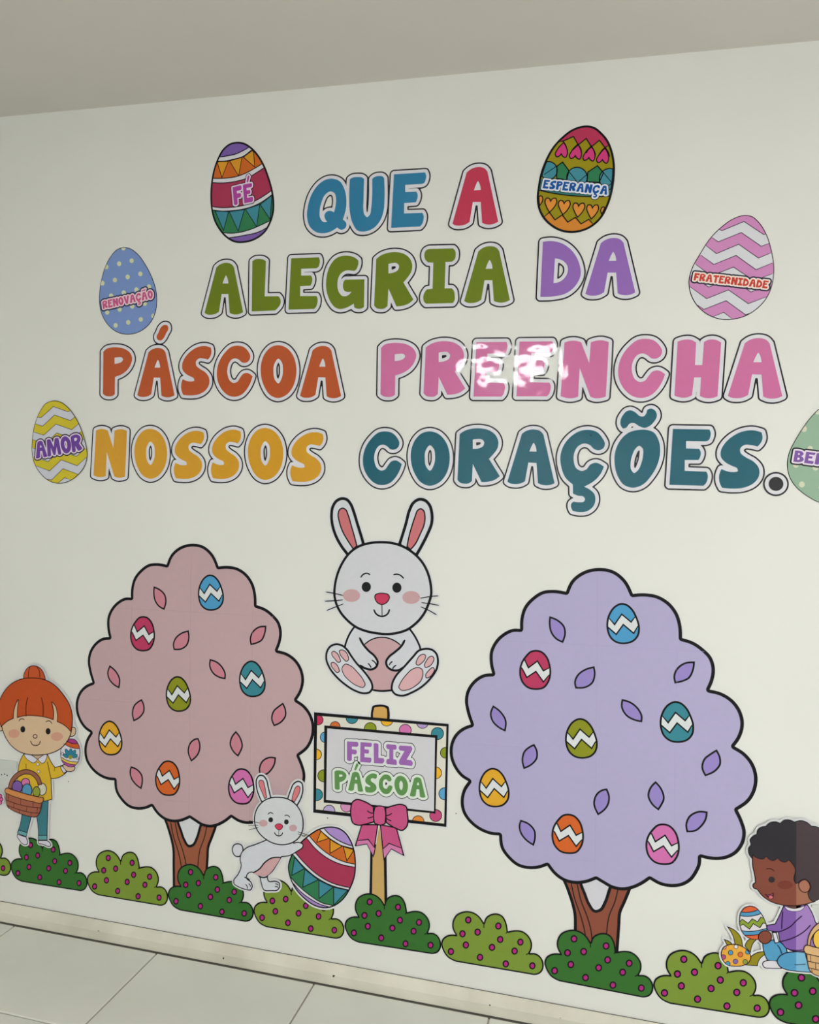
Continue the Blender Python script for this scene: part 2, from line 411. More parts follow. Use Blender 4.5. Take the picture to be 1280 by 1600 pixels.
# ------------------------------------------------------------------ letters
G = {}
def glyph(ch, reg, loops, base=None, cap=None):
    L = [reg(l) for l in loops]; A = np.concatenate(L)
    zb = reg.pt(*base)[1] if base else A[:, 1].min(); zt = reg.pt(*cap)[1] if cap else A[:, 1].max()
    x0 = A[:, 0].min(); h = zt-zb; G[ch] = [(l-[x0, zb])/h for l in L]
def uglyph(ch, loops):
    G[ch] = [np.stack([s_[:, 0]/100, 1-s_[:, 1]/100], 1) for s_ in (sm(l) for l in loops)]
S5 = 1280/260
glyph('A', Reg(1020, 500, S5), [[(745, 155), (812, 140), (875, 155), (900, 182, 1), (998, 585, 1), (960, 600), (915, 605), (880, 600), (850, 588, 1), (837, 420, 1), (765, 418, 1), (735, 575, 1), (700, 593), (640, 601), (600, 595), (578, 582, 1), (708, 180, 1)],
    [(812, 253), (827, 275), (838, 325, 1), (775, 325, 1), (797, 275)]])
glyph('L', Reg(300, 360, S5), [[(468, 238, 1), (488, 224), (520, 220), (555, 226), (571, 238, 1), (561, 508, 1), (666, 507, 1), (682, 535), (677, 575), (658, 600), (640, 617, 1), (463, 624, 1)]])
glyph('E', Reg(1020, 630, S5), [[(155, 198, 1), (437, 203, 1), (447, 232), (442, 262), (430, 285), (405, 294, 1), (257, 291, 1), (257, 348, 1), (357, 352, 1), (369, 375), (366, 410), (352, 437, 1), (247, 437, 1), (246, 520, 1), (412, 527, 1), (423, 550), (420, 590), (410, 615), (390, 635, 1), (128, 628, 1)]])
glyph('G', Reg(500, 380, 13.333), [[(540, 262), (640, 272), (740, 310), (800, 360, 1), (803, 430), (780, 510), (750, 560), (710, 580, 1), (650, 572), (580, 568), (500, 590), (430, 650), (385, 740), (368, 850), (375, 950), (410, 1040), (470, 1100), (530, 1108), (600, 1080), (660, 1012, 1), (580, 1018), (520, 1000), (490, 950), (483, 870), (500, 800), (532, 763, 1), (928, 755, 1), (920, 1330, 1), (870, 1362), (800, 1370), (745, 1358), (715, 1335, 1), (708, 1260, 1), (600, 1325), (500, 1365), (400, 1372), (320, 1340), (240, 1250), (170, 1100), (135, 930), (135, 780), (165, 600), (240, 430), (340, 320), (440, 275)]])
glyph('Q', Reg(460, 230, S5), [[(300, 243), (350, 262), (385, 320), (401, 400), (398, 470), (373, 558, 1), (392, 572), (402, 595), (390, 625), (360, 636), (330, 618, 1), (290, 645), (230, 663), (170, 655), (118, 610), (98, 540), (105, 450), (140, 350), (200, 275), (250, 247)],
    [(280, 340), (310, 355), (321, 395), (318, 450), (306, 502, 1), (275, 490), (245, 500), (231, 525), (237, 552), (253, 575, 1), (222, 575), (199, 545), (195, 490), (210, 420), (240, 362)]])
glyph('U', Reg(460, 230, S5), [[(427, 248, 1), (445, 236), (490, 230), (520, 233), (537, 245, 1), (533, 400), (531, 470), (540, 520), (560, 540), (582, 520), (592, 470), (598, 400), (600, 245, 1), (615, 232), (650, 222), (680, 226), (693, 240, 1), (695, 400), (690, 480), (665, 560), (610, 625), (540, 651), (490, 645), (450, 590), (427, 500), (422, 400)]])
glyph('R', Reg(550, 630, S5), [[(832, 238, 1), (870, 212), (930, 195), (1000, 194), (1060, 210), (1105, 245), (1127, 300), (1118, 350), (1090, 390), (1055, 428, 1), (1137, 562, 1), (1100, 590), (1050, 605), (998, 608, 1), (932, 468, 1), (925, 600, 1), (900, 618), (865, 620), (835, 612), (815, 590, 1)],
    [(932, 280, 1), (965, 275), (1000, 278), (1018, 298), (1010, 330), (985, 345), (932, 352, 1)]])
glyph('I', Reg(560, 360, S5), [[(545, 145, 1), (520, 158), (508, 190), (515, 225), (537, 248, 1), (578, 250, 1), (572, 450, 1), (527, 456, 1), (505, 490), (500, 525), (507, 550), (522, 565, 1), (728, 560, 1), (741, 540), (743, 500), (736, 465), (720, 447, 1), (665, 447, 1), (672, 245, 1), (722, 243, 1), (742, 225), (750, 190), (745, 158), (730, 141, 1)]])
glyph('D', Reg(600, 180, 3.0476), [[(757, 604, 1), (800, 600), (850, 612), (900, 650), (932, 710), (938, 760), (915, 810), (870, 848), (810, 863), (745, 866, 1)],
    [(815, 682, 1), (850, 692), (873, 715), (876, 745), (860, 777), (835, 795), (808, 800, 1)]])
glyph('P', Reg(580, 500, S5), [[(78, 215, 1), (105, 190), (150, 178), (210, 176), (280, 190), (328, 222), (348, 270), (335, 320), (300, 370), (250, 405), (187, 427, 1), (185, 574, 1), (165, 588), (130, 593), (95, 587), (73, 570, 1)],
    [(183, 264, 1), (220, 260), (250, 262), (263, 278), (250, 298), (220, 311), (183, 316, 1)]])
glyph('S', Reg(140, 490, S5), [[(890, 250), (935, 262, 1), (940, 300), (930, 332), (913, 354, 1), (880, 346), (845, 345), (820, 370), (822, 398), (850, 425), (890, 450), (920, 490), (923, 540), (895, 590), (840, 622), (780, 630), (722, 626, 1), (708, 590), (706, 545), (718, 505, 1), (745, 517), (780, 523), (807, 516), (803, 498), (775, 483), (742, 463), (716, 430), (715, 385), (735, 340), (780, 290), (835, 258)]])
glyph('C', Reg(800, 500, S5), [[(1030, 145), (1090, 158), (1132, 195), (1153, 240), (1142, 275), (1110, 296), (1072, 295), (1042, 272), (1008, 258), (970, 266), (938, 302), (922, 350), (925, 410), (945, 455), (985, 478), (1020, 468), (1050, 430), (1080, 397), (1120, 388), (1175, 418, 1), (1155, 472), (1115, 535), (1065, 580), (1000, 600), (935, 590), (870, 540), (825, 460), (817, 380), (840, 290), (900, 205), (965, 155)]])
glyph('O', Reg(360, 500, S5), [[(370, 195), (430, 212), (480, 265), (508, 350), (508, 430), (480, 520), (430, 578), (365, 600), (310, 578), (262, 510), (236, 410), (240, 330), (270, 255), (315, 210)],
    [(372, 298), (398, 325), (407, 380), (400, 440), (370, 488), (345, 460), (334, 400), (340, 340)]])
glyph('N', Reg(800, 500, S5), [[(405, 174, 1), (440, 162), (490, 160), (534, 172, 1), (595, 332, 1), (608, 172, 1), (640, 161), (700, 157), (745, 170, 1), (735, 380), (722, 592, 1), (685, 602), (635, 603), (603, 592, 1), (522, 370, 1), (510, 592, 1), (470, 603), (420, 602), (375, 588, 1)]])
glyph('H', Reg(1020, 500, S5), [[(192, 165, 1), (230, 152), (300, 153), (333, 172, 1), (325, 347, 1), (380, 347, 1), (393, 168, 1), (420, 153), (480, 150), (525, 172, 1), (497, 590, 1), (460, 603), (400, 603), (362, 588, 1), (370, 443, 1), (318, 443, 1), (302, 582, 1), (265, 598), (205, 598), (167, 585, 1)]])
glyph('Ç', Reg(790, 630, S5), [[(650, 205), (705, 222), (745, 265), (766, 315), (752, 348), (715, 362), (682, 352), (650, 322), (605, 310), (560, 330), (530, 380), (525, 440), (545, 500), (588, 521), (622, 510), (652, 473), (690, 458), (758, 488, 1), (735, 540), (680, 600), (605, 642, 1), (650, 665), (685, 700), (693, 745), (675, 795), (630, 830), (570, 838), (517, 828, 1), (505, 800), (507, 772), (525, 757, 1), (570, 763), (602, 758), (612, 738), (598, 718), (560, 712), (519, 695, 1), (518, 625, 1), (460, 570), (427, 480), (422, 410), (445, 330), (510, 250), (585, 210)]], base=(600, 640), cap=(650, 205))
glyph('Õ', Reg(790, 630, S5), [[(1080, 205), (1140, 225), (1178, 285), (1190, 370), (1170, 470), (1120, 560), (1050, 630), (980, 650), (910, 628), (862, 560), (838, 460), (842, 380), (880, 290), (945, 228), (1015, 207)],
    [(1030, 328), (1055, 350), (1058, 400), (1045, 460), (1015, 520), (990, 537), (968, 515), (962, 460), (975, 400), (1000, 350)],
    [(960, 55), (1000, 72), (1035, 100), (1062, 102), (1083, 78), (1092, 52), (1120, 42), (1155, 62), (1165, 95), (1143, 143), (1105, 178), (1070, 190), (1030, 178), (985, 153), (955, 158), (930, 187), (905, 195), (886, 170), (885, 130), (905, 90), (932, 62)]], base=(980, 650), cap=(1050, 205))
acc = Reg(140, 490, S5)([(575, 88), (600, 92), (607, 118), (590, 152), (570, 190), (550, 207), (525, 200), (517, 178), (530, 150), (553, 103)])
# accents for small words: relative to a letter (unit height)
ACUTE = [np.array([(.30, 1.10), (.40, 1.07), (.55, 1.36), (.50, 1.44), (.42, 1.42)])]
TILDE = [np.array([(.02, 1.1), (.1, 1.08), (.2, 1.2), (.34, 1.1), (.48, 1.12), (.6, 1.34), (.5, 1.36), (.42, 1.25), (.28, 1.3), (.12, 1.3)])]
G['Á'] = G['A']+[ACUTE[0]+[.03, 0]]; G['É'] = G['E']+ACUTE; G['Ã'] = G['A']+[TILDE[0]+[.12, 0]]
uglyph('F', [[(0, 2, 1), (60, 0, 1), (65, 10), (63, 20), (56, 26, 1), (28, 26, 1), (28, 40, 1), (52, 41, 1), (57, 52), (50, 64, 1), (28, 64, 1), (27, 95, 1), (14, 100), (0, 95, 1)]])
uglyph('T', [[(4, 2, 1), (66, 0, 1), (70, 10), (66, 24, 1), (49, 25, 1), (47, 96, 1), (35, 100), (22, 96, 1), (23, 26, 1), (4, 26, 1), (0, 14)]])
uglyph('V', [[(0, 4, 1), (14, 0), (28, 4, 1), (39, 55, 1), (52, 3, 1), (64, 0), (78, 4, 1), (54, 97, 1), (40, 100), (26, 97, 1)]])
uglyph('M', [[(6, 4, 1), (20, 0), (34, 4, 1), (50, 50, 1), (64, 4, 1), (78, 0), (92, 4, 1), (100, 96, 1), (88, 100), (76, 96, 1), (72, 50, 1), (58, 94, 1), (50, 98), (42, 94, 1), (29, 50, 1), (25, 96, 1), (12, 100), (0, 96, 1)]])
uglyph('B', [[(0, 2, 1), (30, 0), (52, 6), (62, 22), (56, 38), (48, 46, 1), (62, 54), (70, 72), (60, 90), (38, 99), (0, 100, 1)], [(25, 21, 1), (35, 23), (34, 35), (25, 37, 1)], [(25, 60, 1), (40, 63), (39, 76), (25, 80, 1)]])
uglyph('Z', [[(6, 2, 1), (68, 1, 1), (75, 12), (72, 24, 1), (44, 70, 1), (70, 71, 1), (78, 84), (72, 99, 1), (6, 97, 1), (1, 84), (5, 72, 1), (32, 28, 1), (6, 27, 1), (0, 14)]])

def fit_glyph(ch, bb, rot=0.0):
    """the letter's loops on the wall, sized and placed so that it fills the stretch bb of the wall as seen"""
    L = G[ch]; A = np.concatenate(L); c0 = (A.min(0)+A.max(0))/2; ca, sa = math.cos(rot), math.sin(rot); Rm = np.array([[ca, sa], [-sa, ca]])
    cx, cz = W((bb[0]+bb[2])/2, (bb[1]+bb[3])/2); a = W(bb[0], (bb[1]+bb[3])/2); b = W(bb[2], (bb[1]+bb[3])/2)
    sx = (b[0]-a[0])/np.ptp(A[:, 0]); sz = sx
    for it in range(12):
        P = ((A-c0)*[sx, sz])@Rm+[cx, cz]; q = toimg(P); lo, hi = q.min(0), q.max(0)
        sx *= (bb[2]-bb[0])/(hi[0]-lo[0]); sz *= (bb[3]-bb[1])/(hi[1]-lo[1])
        dx, dy = (bb[0]+bb[2]-lo[0]-hi[0])/2, (bb[1]+bb[3]-lo[1]-hi[1])/2
        k = W(cx*0+640+dx, 800)-W(640, 800); k2 = W(640, 800+dy)-W(640, 800); cx += k[0]; cz += k2[1]
    return [((l-c0)*[sx, sz])@Rm+[cx, cz] for l in L]
W1, W2 = .0096, .0040
def letter(ch, label, rgb, bb, base, group=None, extra=(), rot=0.0):
    L = fit_glyph(ch, bb, rot)+list(extra); A = np.concatenate(L); c = (A.min(0)+A.max(0))/2
    wh, bl = offset([L], [W1, W1+W2], cell=.0022)
    t = Thing('letter_cutout', label, 'letter', base, c, group, 'laminate')
    t.plate('outline', bl, NAVY, 0); t.plate('white_border', wh, WHITE, 1); t.plate('letter_face', L, rgb, 2)
    return t
BLUE, CRIM, OLIV, PURP, ORAN, PINK, GOLD, TEAL = (38, 122, 166), (192, 52, 84), (104, 124, 18), (144, 102, 184), (184, 84, 42), (203, 110, 162), (210, 154, 36), (0, 92, 112)
rows = [
 ('Q', 'blue letter Q that begins the top line', BLUE, (479.9, 279.4, 541.7, 364.7), 0),
 ('U', 'blue letter U between the Q and the E of the top line', BLUE, (545.9, 275.1, 601.2, 362), 0),
 ('E', 'blue letter E at the end of the first blue word', BLUE, (611.3, 269.6, 666.2, 356.3), 0),
 ('A', 'crimson letter A standing alone in the top line', CRIM, (707.3, 261.4, 778.8, 352.9), 0),
 ('A', 'olive green letter A that begins the second line', OLIV, (319.9, 410.8, 380.2, 492), 0),
 ('L', 'olive green letter L after the first green A', OLIV, (393.8, 404.9, 439.1, 486.8), 0),
 ('E', 'olive green letter E between the green L and G', OLIV, (451.1, 402.2, 500.1, 483.9), 0),
 ('G', 'olive green letter G in the second line', OLIV, (509.8, 399.7, 569.8, 483.1), 0),
 ('R', 'olive green letter R in the second line', OLIV, (584.8, 394.1, 646.3, 482.9), 0),
 ('I', 'olive green letter I in the second line', OLIV, (661.6, 388.4, 712.3, 474.8), 0),
 ('A', 'olive green letter A after the green I, shining at its foot', OLIV, (725.5, 384.8, 797, 473.7), 0),
 ('D', 'purple letter D in the second line', PURP, (844.5, 376.9, 907.8, 464.2), 0),
 ('A', 'purple letter A that ends the second line', PURP, (915, 372, 992.8, 462.2), 0),
 ('P', 'orange letter P that begins the third line', ORAN, (161.3, 542.8, 207, 619.4), 0),
 ('A', 'orange letter A with an acute accent', ORAN, (214.8, 543.8, 273, 621), 0),
 ('S', 'orange letter S in the third line', ORAN, (283.4, 540.8, 330.9, 618), 0),
 ('C', 'orange letter C in the third line', ORAN, (339.1, 540.2, 394.9, 620), 0),
 ('O', 'orange letter O in the third line', ORAN, (407.7, 539.6, 463.6, 622.1), 0),
 ('A', 'orange letter A without accent at the end of its word', ORAN, (469.1, 540.6, 533.3, 622.3), 0),
 ('P', 'pink letter P that begins the pink word', PINK, (594.8, 535.8, 650.7, 620.5), 0),
 ('R', 'pink letter R in the third line', PINK, (662.1, 533.1, 727.3, 620.2), 0),
 ('E', 'pink letter E next to the pink R', PINK, (740.1, 534.5, 793.3, 619.8), 0),
 ('E', 'pink letter E next to the pink N, with a bright lamp reflection', PINK, (807.1, 533.5, 865, 619.4), 0),
 ('N', 'pink letter N in the third line', PINK, (876.2, 531.9, 951.3, 622.5), 0),
 ('C', 'pink letter C in the third line', PINK, (966, 529.5, 1039.3, 621.9), 0),
 ('H', 'pink letter H in the third line', PINK, (1053.9, 530.5, 1127, 622.5), 0),
 ('A', 'pink letter A at the end of the third line', PINK, (1137.4, 528.4, 1222.7, 623.1), 0),
 ('N', 'golden yellow letter N beside the yellow zigzag egg', GOLD, (146.6, 670.3, 198.8, 746.5), 0),
 ('O', 'golden yellow letter O next to the yellow N', GOLD, (210.2, 670.1, 261.4, 748.1), 0),
 ('S', 'golden yellow letter S next to the first yellow O', GOLD, (272, 673.2, 319.4, 748.4), 0),
 ('S', 'golden yellow letter S just before the second yellow O', GOLD, (329.9, 671.4, 377, 748.4), 0),
 ('O', 'golden yellow letter O between two yellow S letters', GOLD, (387.8, 668.8, 443.1, 750), 0),
 ('S', 'golden yellow letter S that ends the yellow word', GOLD, (453.8, 675.3, 505.6, 753), 0),
 ('C', 'teal letter C without cedilla at the start of the teal word', TEAL, (567.3, 674.1, 628.2, 758), 0),
 ('O', 'teal letter O without tilde', TEAL, (642, 674.1, 703, 759), 0),
 ('R', 'teal letter R in the lowest line', TEAL, (715.1, 669.2, 781.2, 755.9), 0),
 ('A', 'teal letter A in the lowest line', TEAL, (793, 671, 866.8, 758.4), 0),
 ('Ç', 'teal letter C with a cedilla, black specks on its top', TEAL, (875.7, 671.6, 945.4, 800.2), 0),
 ('Õ', 'teal letter O with a tilde', TEAL, (960.2, 638.5, 1031.7, 762), 0),
 ('E', 'teal letter E in the lowest line', TEAL, (1046, 670.2, 1110.8, 759), 0),
 ('S', 'teal letter S before the black full stop', TEAL, (1123.6, 672.3, 1191.6, 763.5), 0)]
for k, (ch, lb, rgb, bb_, r_) in enumerate(rows):
    ex = [acc] if 'acute' in lb else []
    t = letter(ch, lb, rgb, bb_, .00043 if ch == 'U' else (.0004, .0012)[k % 2], 'paper letters of the Easter greeting', ex, r_)
    if ch == 'Ç':
        rg = Reg(790, 630, S5); t.many('speck', [rg.ell(657, 248, 7), rg.ell(655, 287, 3), rg.ell(664, 236, 3)], (24, 60, 66), 3)
rg = Reg(1020, 630, S5); c = rg.pt(948, 620)
t = Thing('full_stop_cutout', 'black round full stop in a white ring at the end of the sentence', 'letter', .0012, c, 'paper letters of the Easter greeting', 'laminate')
t.plate('outline', rg.ell(948, 622, 99, 93, 40), NAVY, 0); t.plate('white_border', rg.ell(948, 622, 86, 80, 40), WHITE, 1); t.plate('letter_face', rg.ell(948, 621, 57, 54, 32), (36, 34, 42), 2)

def word(th, txt, p0, p1, cap, rgb, wb, lay, parent=None, border=WHITE, dark=None, wd=0, gap=.06, rise=None):
    """a printed word from p0 to p1 (ends of its baseline on the wall), cap = letter height in metres"""
    p0, p1 = np.array(p0), np.array(p1); ws = [np.concatenate(G[c]).max(0)[0]-np.concatenate(G[c]).min(0)[0] for c in txt]
    tot = sum(ws)+gap*(len(txt)-1); u = (p1-p0); Lw = np.hypot(*u); u = u/Lw; nrm = np.array([-u[1], u[0]]); x = 0; gs = []
    sx = Lw/tot
    for k, ch in enumerate(txt):
        x0 = np.concatenate(G[ch])[:, 0].min(); off = (rise[k] if rise else 0)
        gs.append([p0+np.outer((l[:, 0]-x0+x)*sx, u)+np.outer((l[:, 1]+off)*cap, nrm) for l in G[ch]]); x += ws[k]+gap
    wsl = [wb] + ([wb+wd] if dark else [])
    wsl = [wb]+([wb+wd*1.25] if dark else []); offs = offset(gs, wsl, cell=max(.0009, cap/28))
    if dark: th.plate('lettering_outline', offs[1], dark, lay, parent)
    b = th.plate('lettering_border', offs[0], border, lay+1, parent)
    for g in gs: th.plate('lettering', g, rgb, lay+2, parent)

# ------------------------------------------------------------------ bushes
def rigid(A, B):                          # the move along the wall that carries points A onto B
    a0, b0 = A.mean(0), B.mean(0); a, b = A-a0, B-b0
    th = math.atan2((a[:, 0]*b[:, 1]-a[:, 1]*b[:, 0]).sum(), (a*b).sum()); Rm = np.array([[math.cos(th), -math.sin(th)], [math.sin(th), math.cos(th)]])
    return lambda P: (np.atleast_2d(P)-a0)@Rm.T+b0 if np.ndim(P) > 1 else ((np.atleast_2d(P)-a0)@Rm.T+b0)[0]
S7 = 5.12
BUSH = [(160, 795), (118, 730), (107, 680), (122, 640), (160, 615), (200, 609), (233, 612, 1), (208, 560), (210, 500), (240, 450), (290, 425), (345, 420), (400, 437), (440, 468), (476, 522, 1), (497, 475), (540, 451), (590, 447), (635, 467), (665, 515), (676, 560), (680, 598, 1), (740, 589), (800, 597), (850, 632), (882, 690), (882, 740), (862, 783, 1), (910, 785), (950, 810), (977, 865), (972, 920), (945, 952), (905, 963), (860, 957, 1), (230, 834, 1)]
BERRIES = [(344, 493), (600, 550), (292, 605), (421, 595), (613, 661), (785, 688), (318, 698), (541, 724), (733, 760), (189, 748), (436, 803), (655, 863), (882, 886)]
KEYS = {1: [(48.3, 1320.6), (124.2, 1379.7), (29.5, 1363.2), (109.3, 1347.6)], 2: [(169.6, 1340.2), (249.1, 1402.3), (148.9, 1384.5), (234.1, 1369.3)], 3: [(298.6, 1362.2), (382, 1426.9), (275.6, 1407.7), (366.6, 1392.4)],
        4: [(426.1, 1406.9), (522.6, 1453.1), (410.6, 1433.7), (498, 1431.1)], 5: [(578.2, 1408.4), (673.1, 1476.4), (553.7, 1457.3), (654.8, 1440.3)], 6: [(731.9, 1436.7), (832.1, 1509.2), (705.3, 1486.5), (813.3, 1470.7)],
        7: [(897.2, 1466.3), (1002.3, 1543), (866.9, 1516.1), (983.3, 1504.4)], 8: [(1070.3, 1499.4), (1181.1, 1573.5), (1038.9, 1550.9), (1161.4, 1534.9)]}
k7 = W(*np.array(KEYS[7]).T)
R7 = Reg(830, 1370, S7)
k7b = np.array([R7.pt(292, 605), R7.pt(882, 886), R7.pt(189, 748), R7.pt(733, 760)])
xf = {k: rigid(k7b if k == 4 else k7, W(*np.array(v).T)) for k, v in KEYS.items()}
K9 = [(1190+457/7.278, 1380+1077/7.278), (1190+215/7.278, 1380+1460/7.278), (1190+372/7.278, 1380+1242/7.278), (1190+580/7.278, 1380+1215/7.278)]
xf[9] = rigid(np.array([R7.pt(344, 493), R7.pt(189, 748), R7.pt(292, 605), R7.pt(421, 595)]), W(*np.array(K9).T))
K0 = [(0+26/4.741, 1270+410/4.741), (17.6, 1351), (0, 1341.5)]
xf[0] = rigid(np.array([R7.pt(882, 886), R7.pt(977, 865), R7.pt(862, 783)]), W(*np.array(K0).T))
xf[0] = rigid(k7, W(*np.array(KEYS[1]).T)+(W(5.5, 1356.5)-W(124.2, 1379.7)))
BL = {0: 'light green bush cut off by the left edge of the wall view', 1: 'dark green bush under the red-haired girl\'s white shoes', 2: 'light green bush standing free between girl and pink tree', 3: 'dark green bush at the foot of the pink tree',
      4: 'light green bush under the big striped egg', 5: 'dark green bush at the foot of the greeting sign post', 6: 'light green bush standing free between sign and lilac tree', 7: 'dark green bush at the foot of the lilac tree',
      8: 'light green bush beside the orange dotted egg', 9: 'dark green bush under the crouching boy and his basket'}
DKG, LTG, BERRY = (56, 110, 48), (122, 148, 58), (172, 44, 128)
for k in range(10):
    r = Reg(830, 1370, S7, xf[k]); out = r(BUSH); c = (out.min(0)+out.max(0))/2; base = .0014+(.0003 if k % 2 else 0)
    t = Thing('bush_cutout', BL[k], 'bush', base, (c[0], out[:, 1].min()), 'row of paper bushes along the baseboard')
    t.plate('outline', out, BLACK, 0)
    fill = offset([[out]], [-.0043], cell=.0018)[0]
    t.plate('foliage', fill, DKG if k % 2 else LTG, 1)
    t.lines('crease', [(r([(476, 520), (475, 560)], False), 9/S7*.0017), (r([(232, 615), (243, 622)], False), 8/S7*.0017), (r([(676, 596), (664, 612)], False), 8/S7*.0017), (r([(862, 780), (832, 792)], False), 8/S7*.0017)], BLACK, 2)
    for u, v_ in BERRIES:
        b_ = t.plate('berry', r.ell(u, v_, 28, 30, 16), BLACK, 2); t.plate('berry_centre', r.ell(u, v_, 17, 19, 14), BERRY, 3, b_)

# ------------------------------------------------------------------ trees
CROWN = [(884.6, 924.5, 1), (893, 907), (910, 893.5), (933.4, 887.4), (959.5, 891.7), (977, 905.4), (989.2, 927.9, 1), (1006.4, 926.9), (1027.9, 930.4), (1047.4, 942.5), (1059, 958), (1065, 977.7), (1066, 996.8, 1), (1084.5, 1003), (1100, 1013.8), (1111.9, 1026.5), (1117.3, 1044), (1114.8, 1063.6), (1108.9, 1077.3, 1),
 (1127.5, 1082), (1147, 1094.8), (1158.8, 1112.4), (1162.7, 1130), (1157, 1153), (1148, 1165.9, 1), (1164.6, 1176.6), (1177.3, 1192.3), (1183.8, 1213.8), (1182.2, 1231.3), (1172.4, 1250.9), (1152.9, 1265.5, 1), (1160.7, 1282), (1165.6, 1299.7), (1162.7, 1317.3), (1151.9, 1332.9), (1135.3, 1341.7), (1119.7, 1343.6), (1106, 1342.3), (1095.9, 1339.7, 1),
 (1095.3, 1350.5), (1089.4, 1364.1), (1081.6, 1374.9), (1067, 1383.7), (1051.3, 1386), (1031.8, 1382.7), (1015.8, 1373.9, 1), (1002.5, 1382.7), (986.9, 1389.1), (973.2, 1391.1), (955.6, 1387.6), (942, 1380), (931.8, 1373.9, 1), (914.8, 1379.8), (901.2, 1381.1), (881.6, 1376.8), (866, 1366), (855.3, 1352.4, 1),
 (844.5, 1356.3), (828.9, 1357.9), (809.4, 1353.4), (793.8, 1340.7), (783, 1325), (780.1, 1305.2, 1), (768.4, 1304.2), (750.8, 1297.7), (733.2, 1284), (723, 1268.4), (720.1, 1250.9), (724.4, 1232.3), (732.2, 1220.6, 1), (721.5, 1213.8), (709.8, 1199), (703.3, 1180.5), (703.9, 1163), (711.7, 1146.4), (723.4, 1136.6), (736.1, 1131.7, 1),
 (729.3, 1110.5), (726.8, 1094.8), (730.3, 1077.3), (743, 1060.7), (756.6, 1053.2), (769.3, 1052, 1), (765.8, 1036.3), (766.4, 1016.7), (774.2, 1001), (787.9, 988.4), (801.6, 982.5), (812.9, 982.5, 1), (813.3, 967.9), (819, 948.4), (832.8, 932.7), (848.4, 923.4), (864, 921.6)]
c3, c4, c5, c6 = (700, 880, S7), (940, 880, S7), (700, 1120, S7), (940, 1120, S7); ab = (0, 0, 1)
LEAVES = [(c3, [(812, 423, 1), (880, 450), (935, 505), (945, 560), (922, 638, 1), (865, 610), (820, 550), (808, 490)]), (c3, [(1173, 823, 1), (1182, 890), (1160, 960), (1110, 995), (1020, 1002, 1), (1010, 950), (1035, 890), (1095, 845)]),
 (ab, [(770.7, 1101.7, 1), (783, 1111), (791.5, 1125), (790.2, 1143, 1), (778.1, 1136.6), (768.4, 1125.9), (765.8, 1115)]), (c4, [(748, 785, 1), (740, 850), (700, 925), (660, 945), (585, 962, 1), (575, 900), (600, 840), (660, 795)]),
 (c4, [(162, 1085, 1), (240, 1110), (305, 1170), (328, 1220), (325, 1272, 1), (260, 1258), (195, 1220), (156, 1150)]), (c6, [(922, 258, 1), (955, 330), (955, 380), (920, 430), (828, 475, 1), (798, 400), (820, 330), (870, 290)]),
 (c6, [(433, 512, 1), (485, 575), (505, 660), (485, 705), (457, 748, 1), (400, 700), (368, 630), (385, 565)]), (c6, [(850, 757, 1), (840, 820), (800, 880), (760, 912), (680, 922, 1), (672, 850), (700, 790), (770, 752)]),
 (c5, [(692, 215, 1), (720, 280), (718, 330), (680, 380), (607, 418, 1), (590, 340), (610, 270), (650, 235)]), (c5, [(580, 822, 1), (650, 850), (700, 910), (705, 960), (688, 1032, 1), (620, 985), (575, 920), (567, 870)]),
 (ab, [(948.8, 1231.7, 1), (953.3, 1245), (950, 1260), (943, 1268), (934.4, 1273.7, 1), (927.1, 1253), (932.4, 1239), (941, 1233)])]
EGG_A = [(155, 318), (200, 325), (245, 360), (285, 430), (308, 520), (298, 580), (260, 625), (190, 647), (120, 638), (70, 600), (42, 530), (40, 470), (60, 400), (100, 345)]
EGG_B = [(705, 692), (750, 702), (795, 745), (822, 820), (827, 880), (810, 950), (770, 1000), (710, 1013), (640, 1000), (590, 950), (572, 890), (580, 810), (620, 740), (660, 702)]
ZA = ([(30, 395), (62, 440), (105, 490), (162, 407), (237, 470), (275, 420), (300, 385)], [(30, 482), (62, 520), (118, 568), (175, 490), (258, 560), (292, 500), (312, 468)])
ZB = ([(600, 745), (617, 775), (645, 835), (717, 782), (765, 860), (812, 835), (840, 820)], [(570, 800), (597, 845), (632, 912), (705, 865), (765, 948), (812, 890), (840, 850)])
TE = [('A', (973.8, 974.3), 'blue', (78, 152, 200)), ('B', (836.7, 1046.6), 'crimson', (182, 60, 98)), ('A', (908.6, 1153.6), 'green', (136, 142, 34)), ('A', (1057.8, 1127.9), 'teal', (58, 132, 148)),
      ('A', (772.3, 1230.4), 'yellow', (220, 166, 48)), ('B', (887.5, 1302.6), 'orange', (208, 100, 44)), ('B', (1035.7, 1318.8), 'pink', (206, 112, 176))]
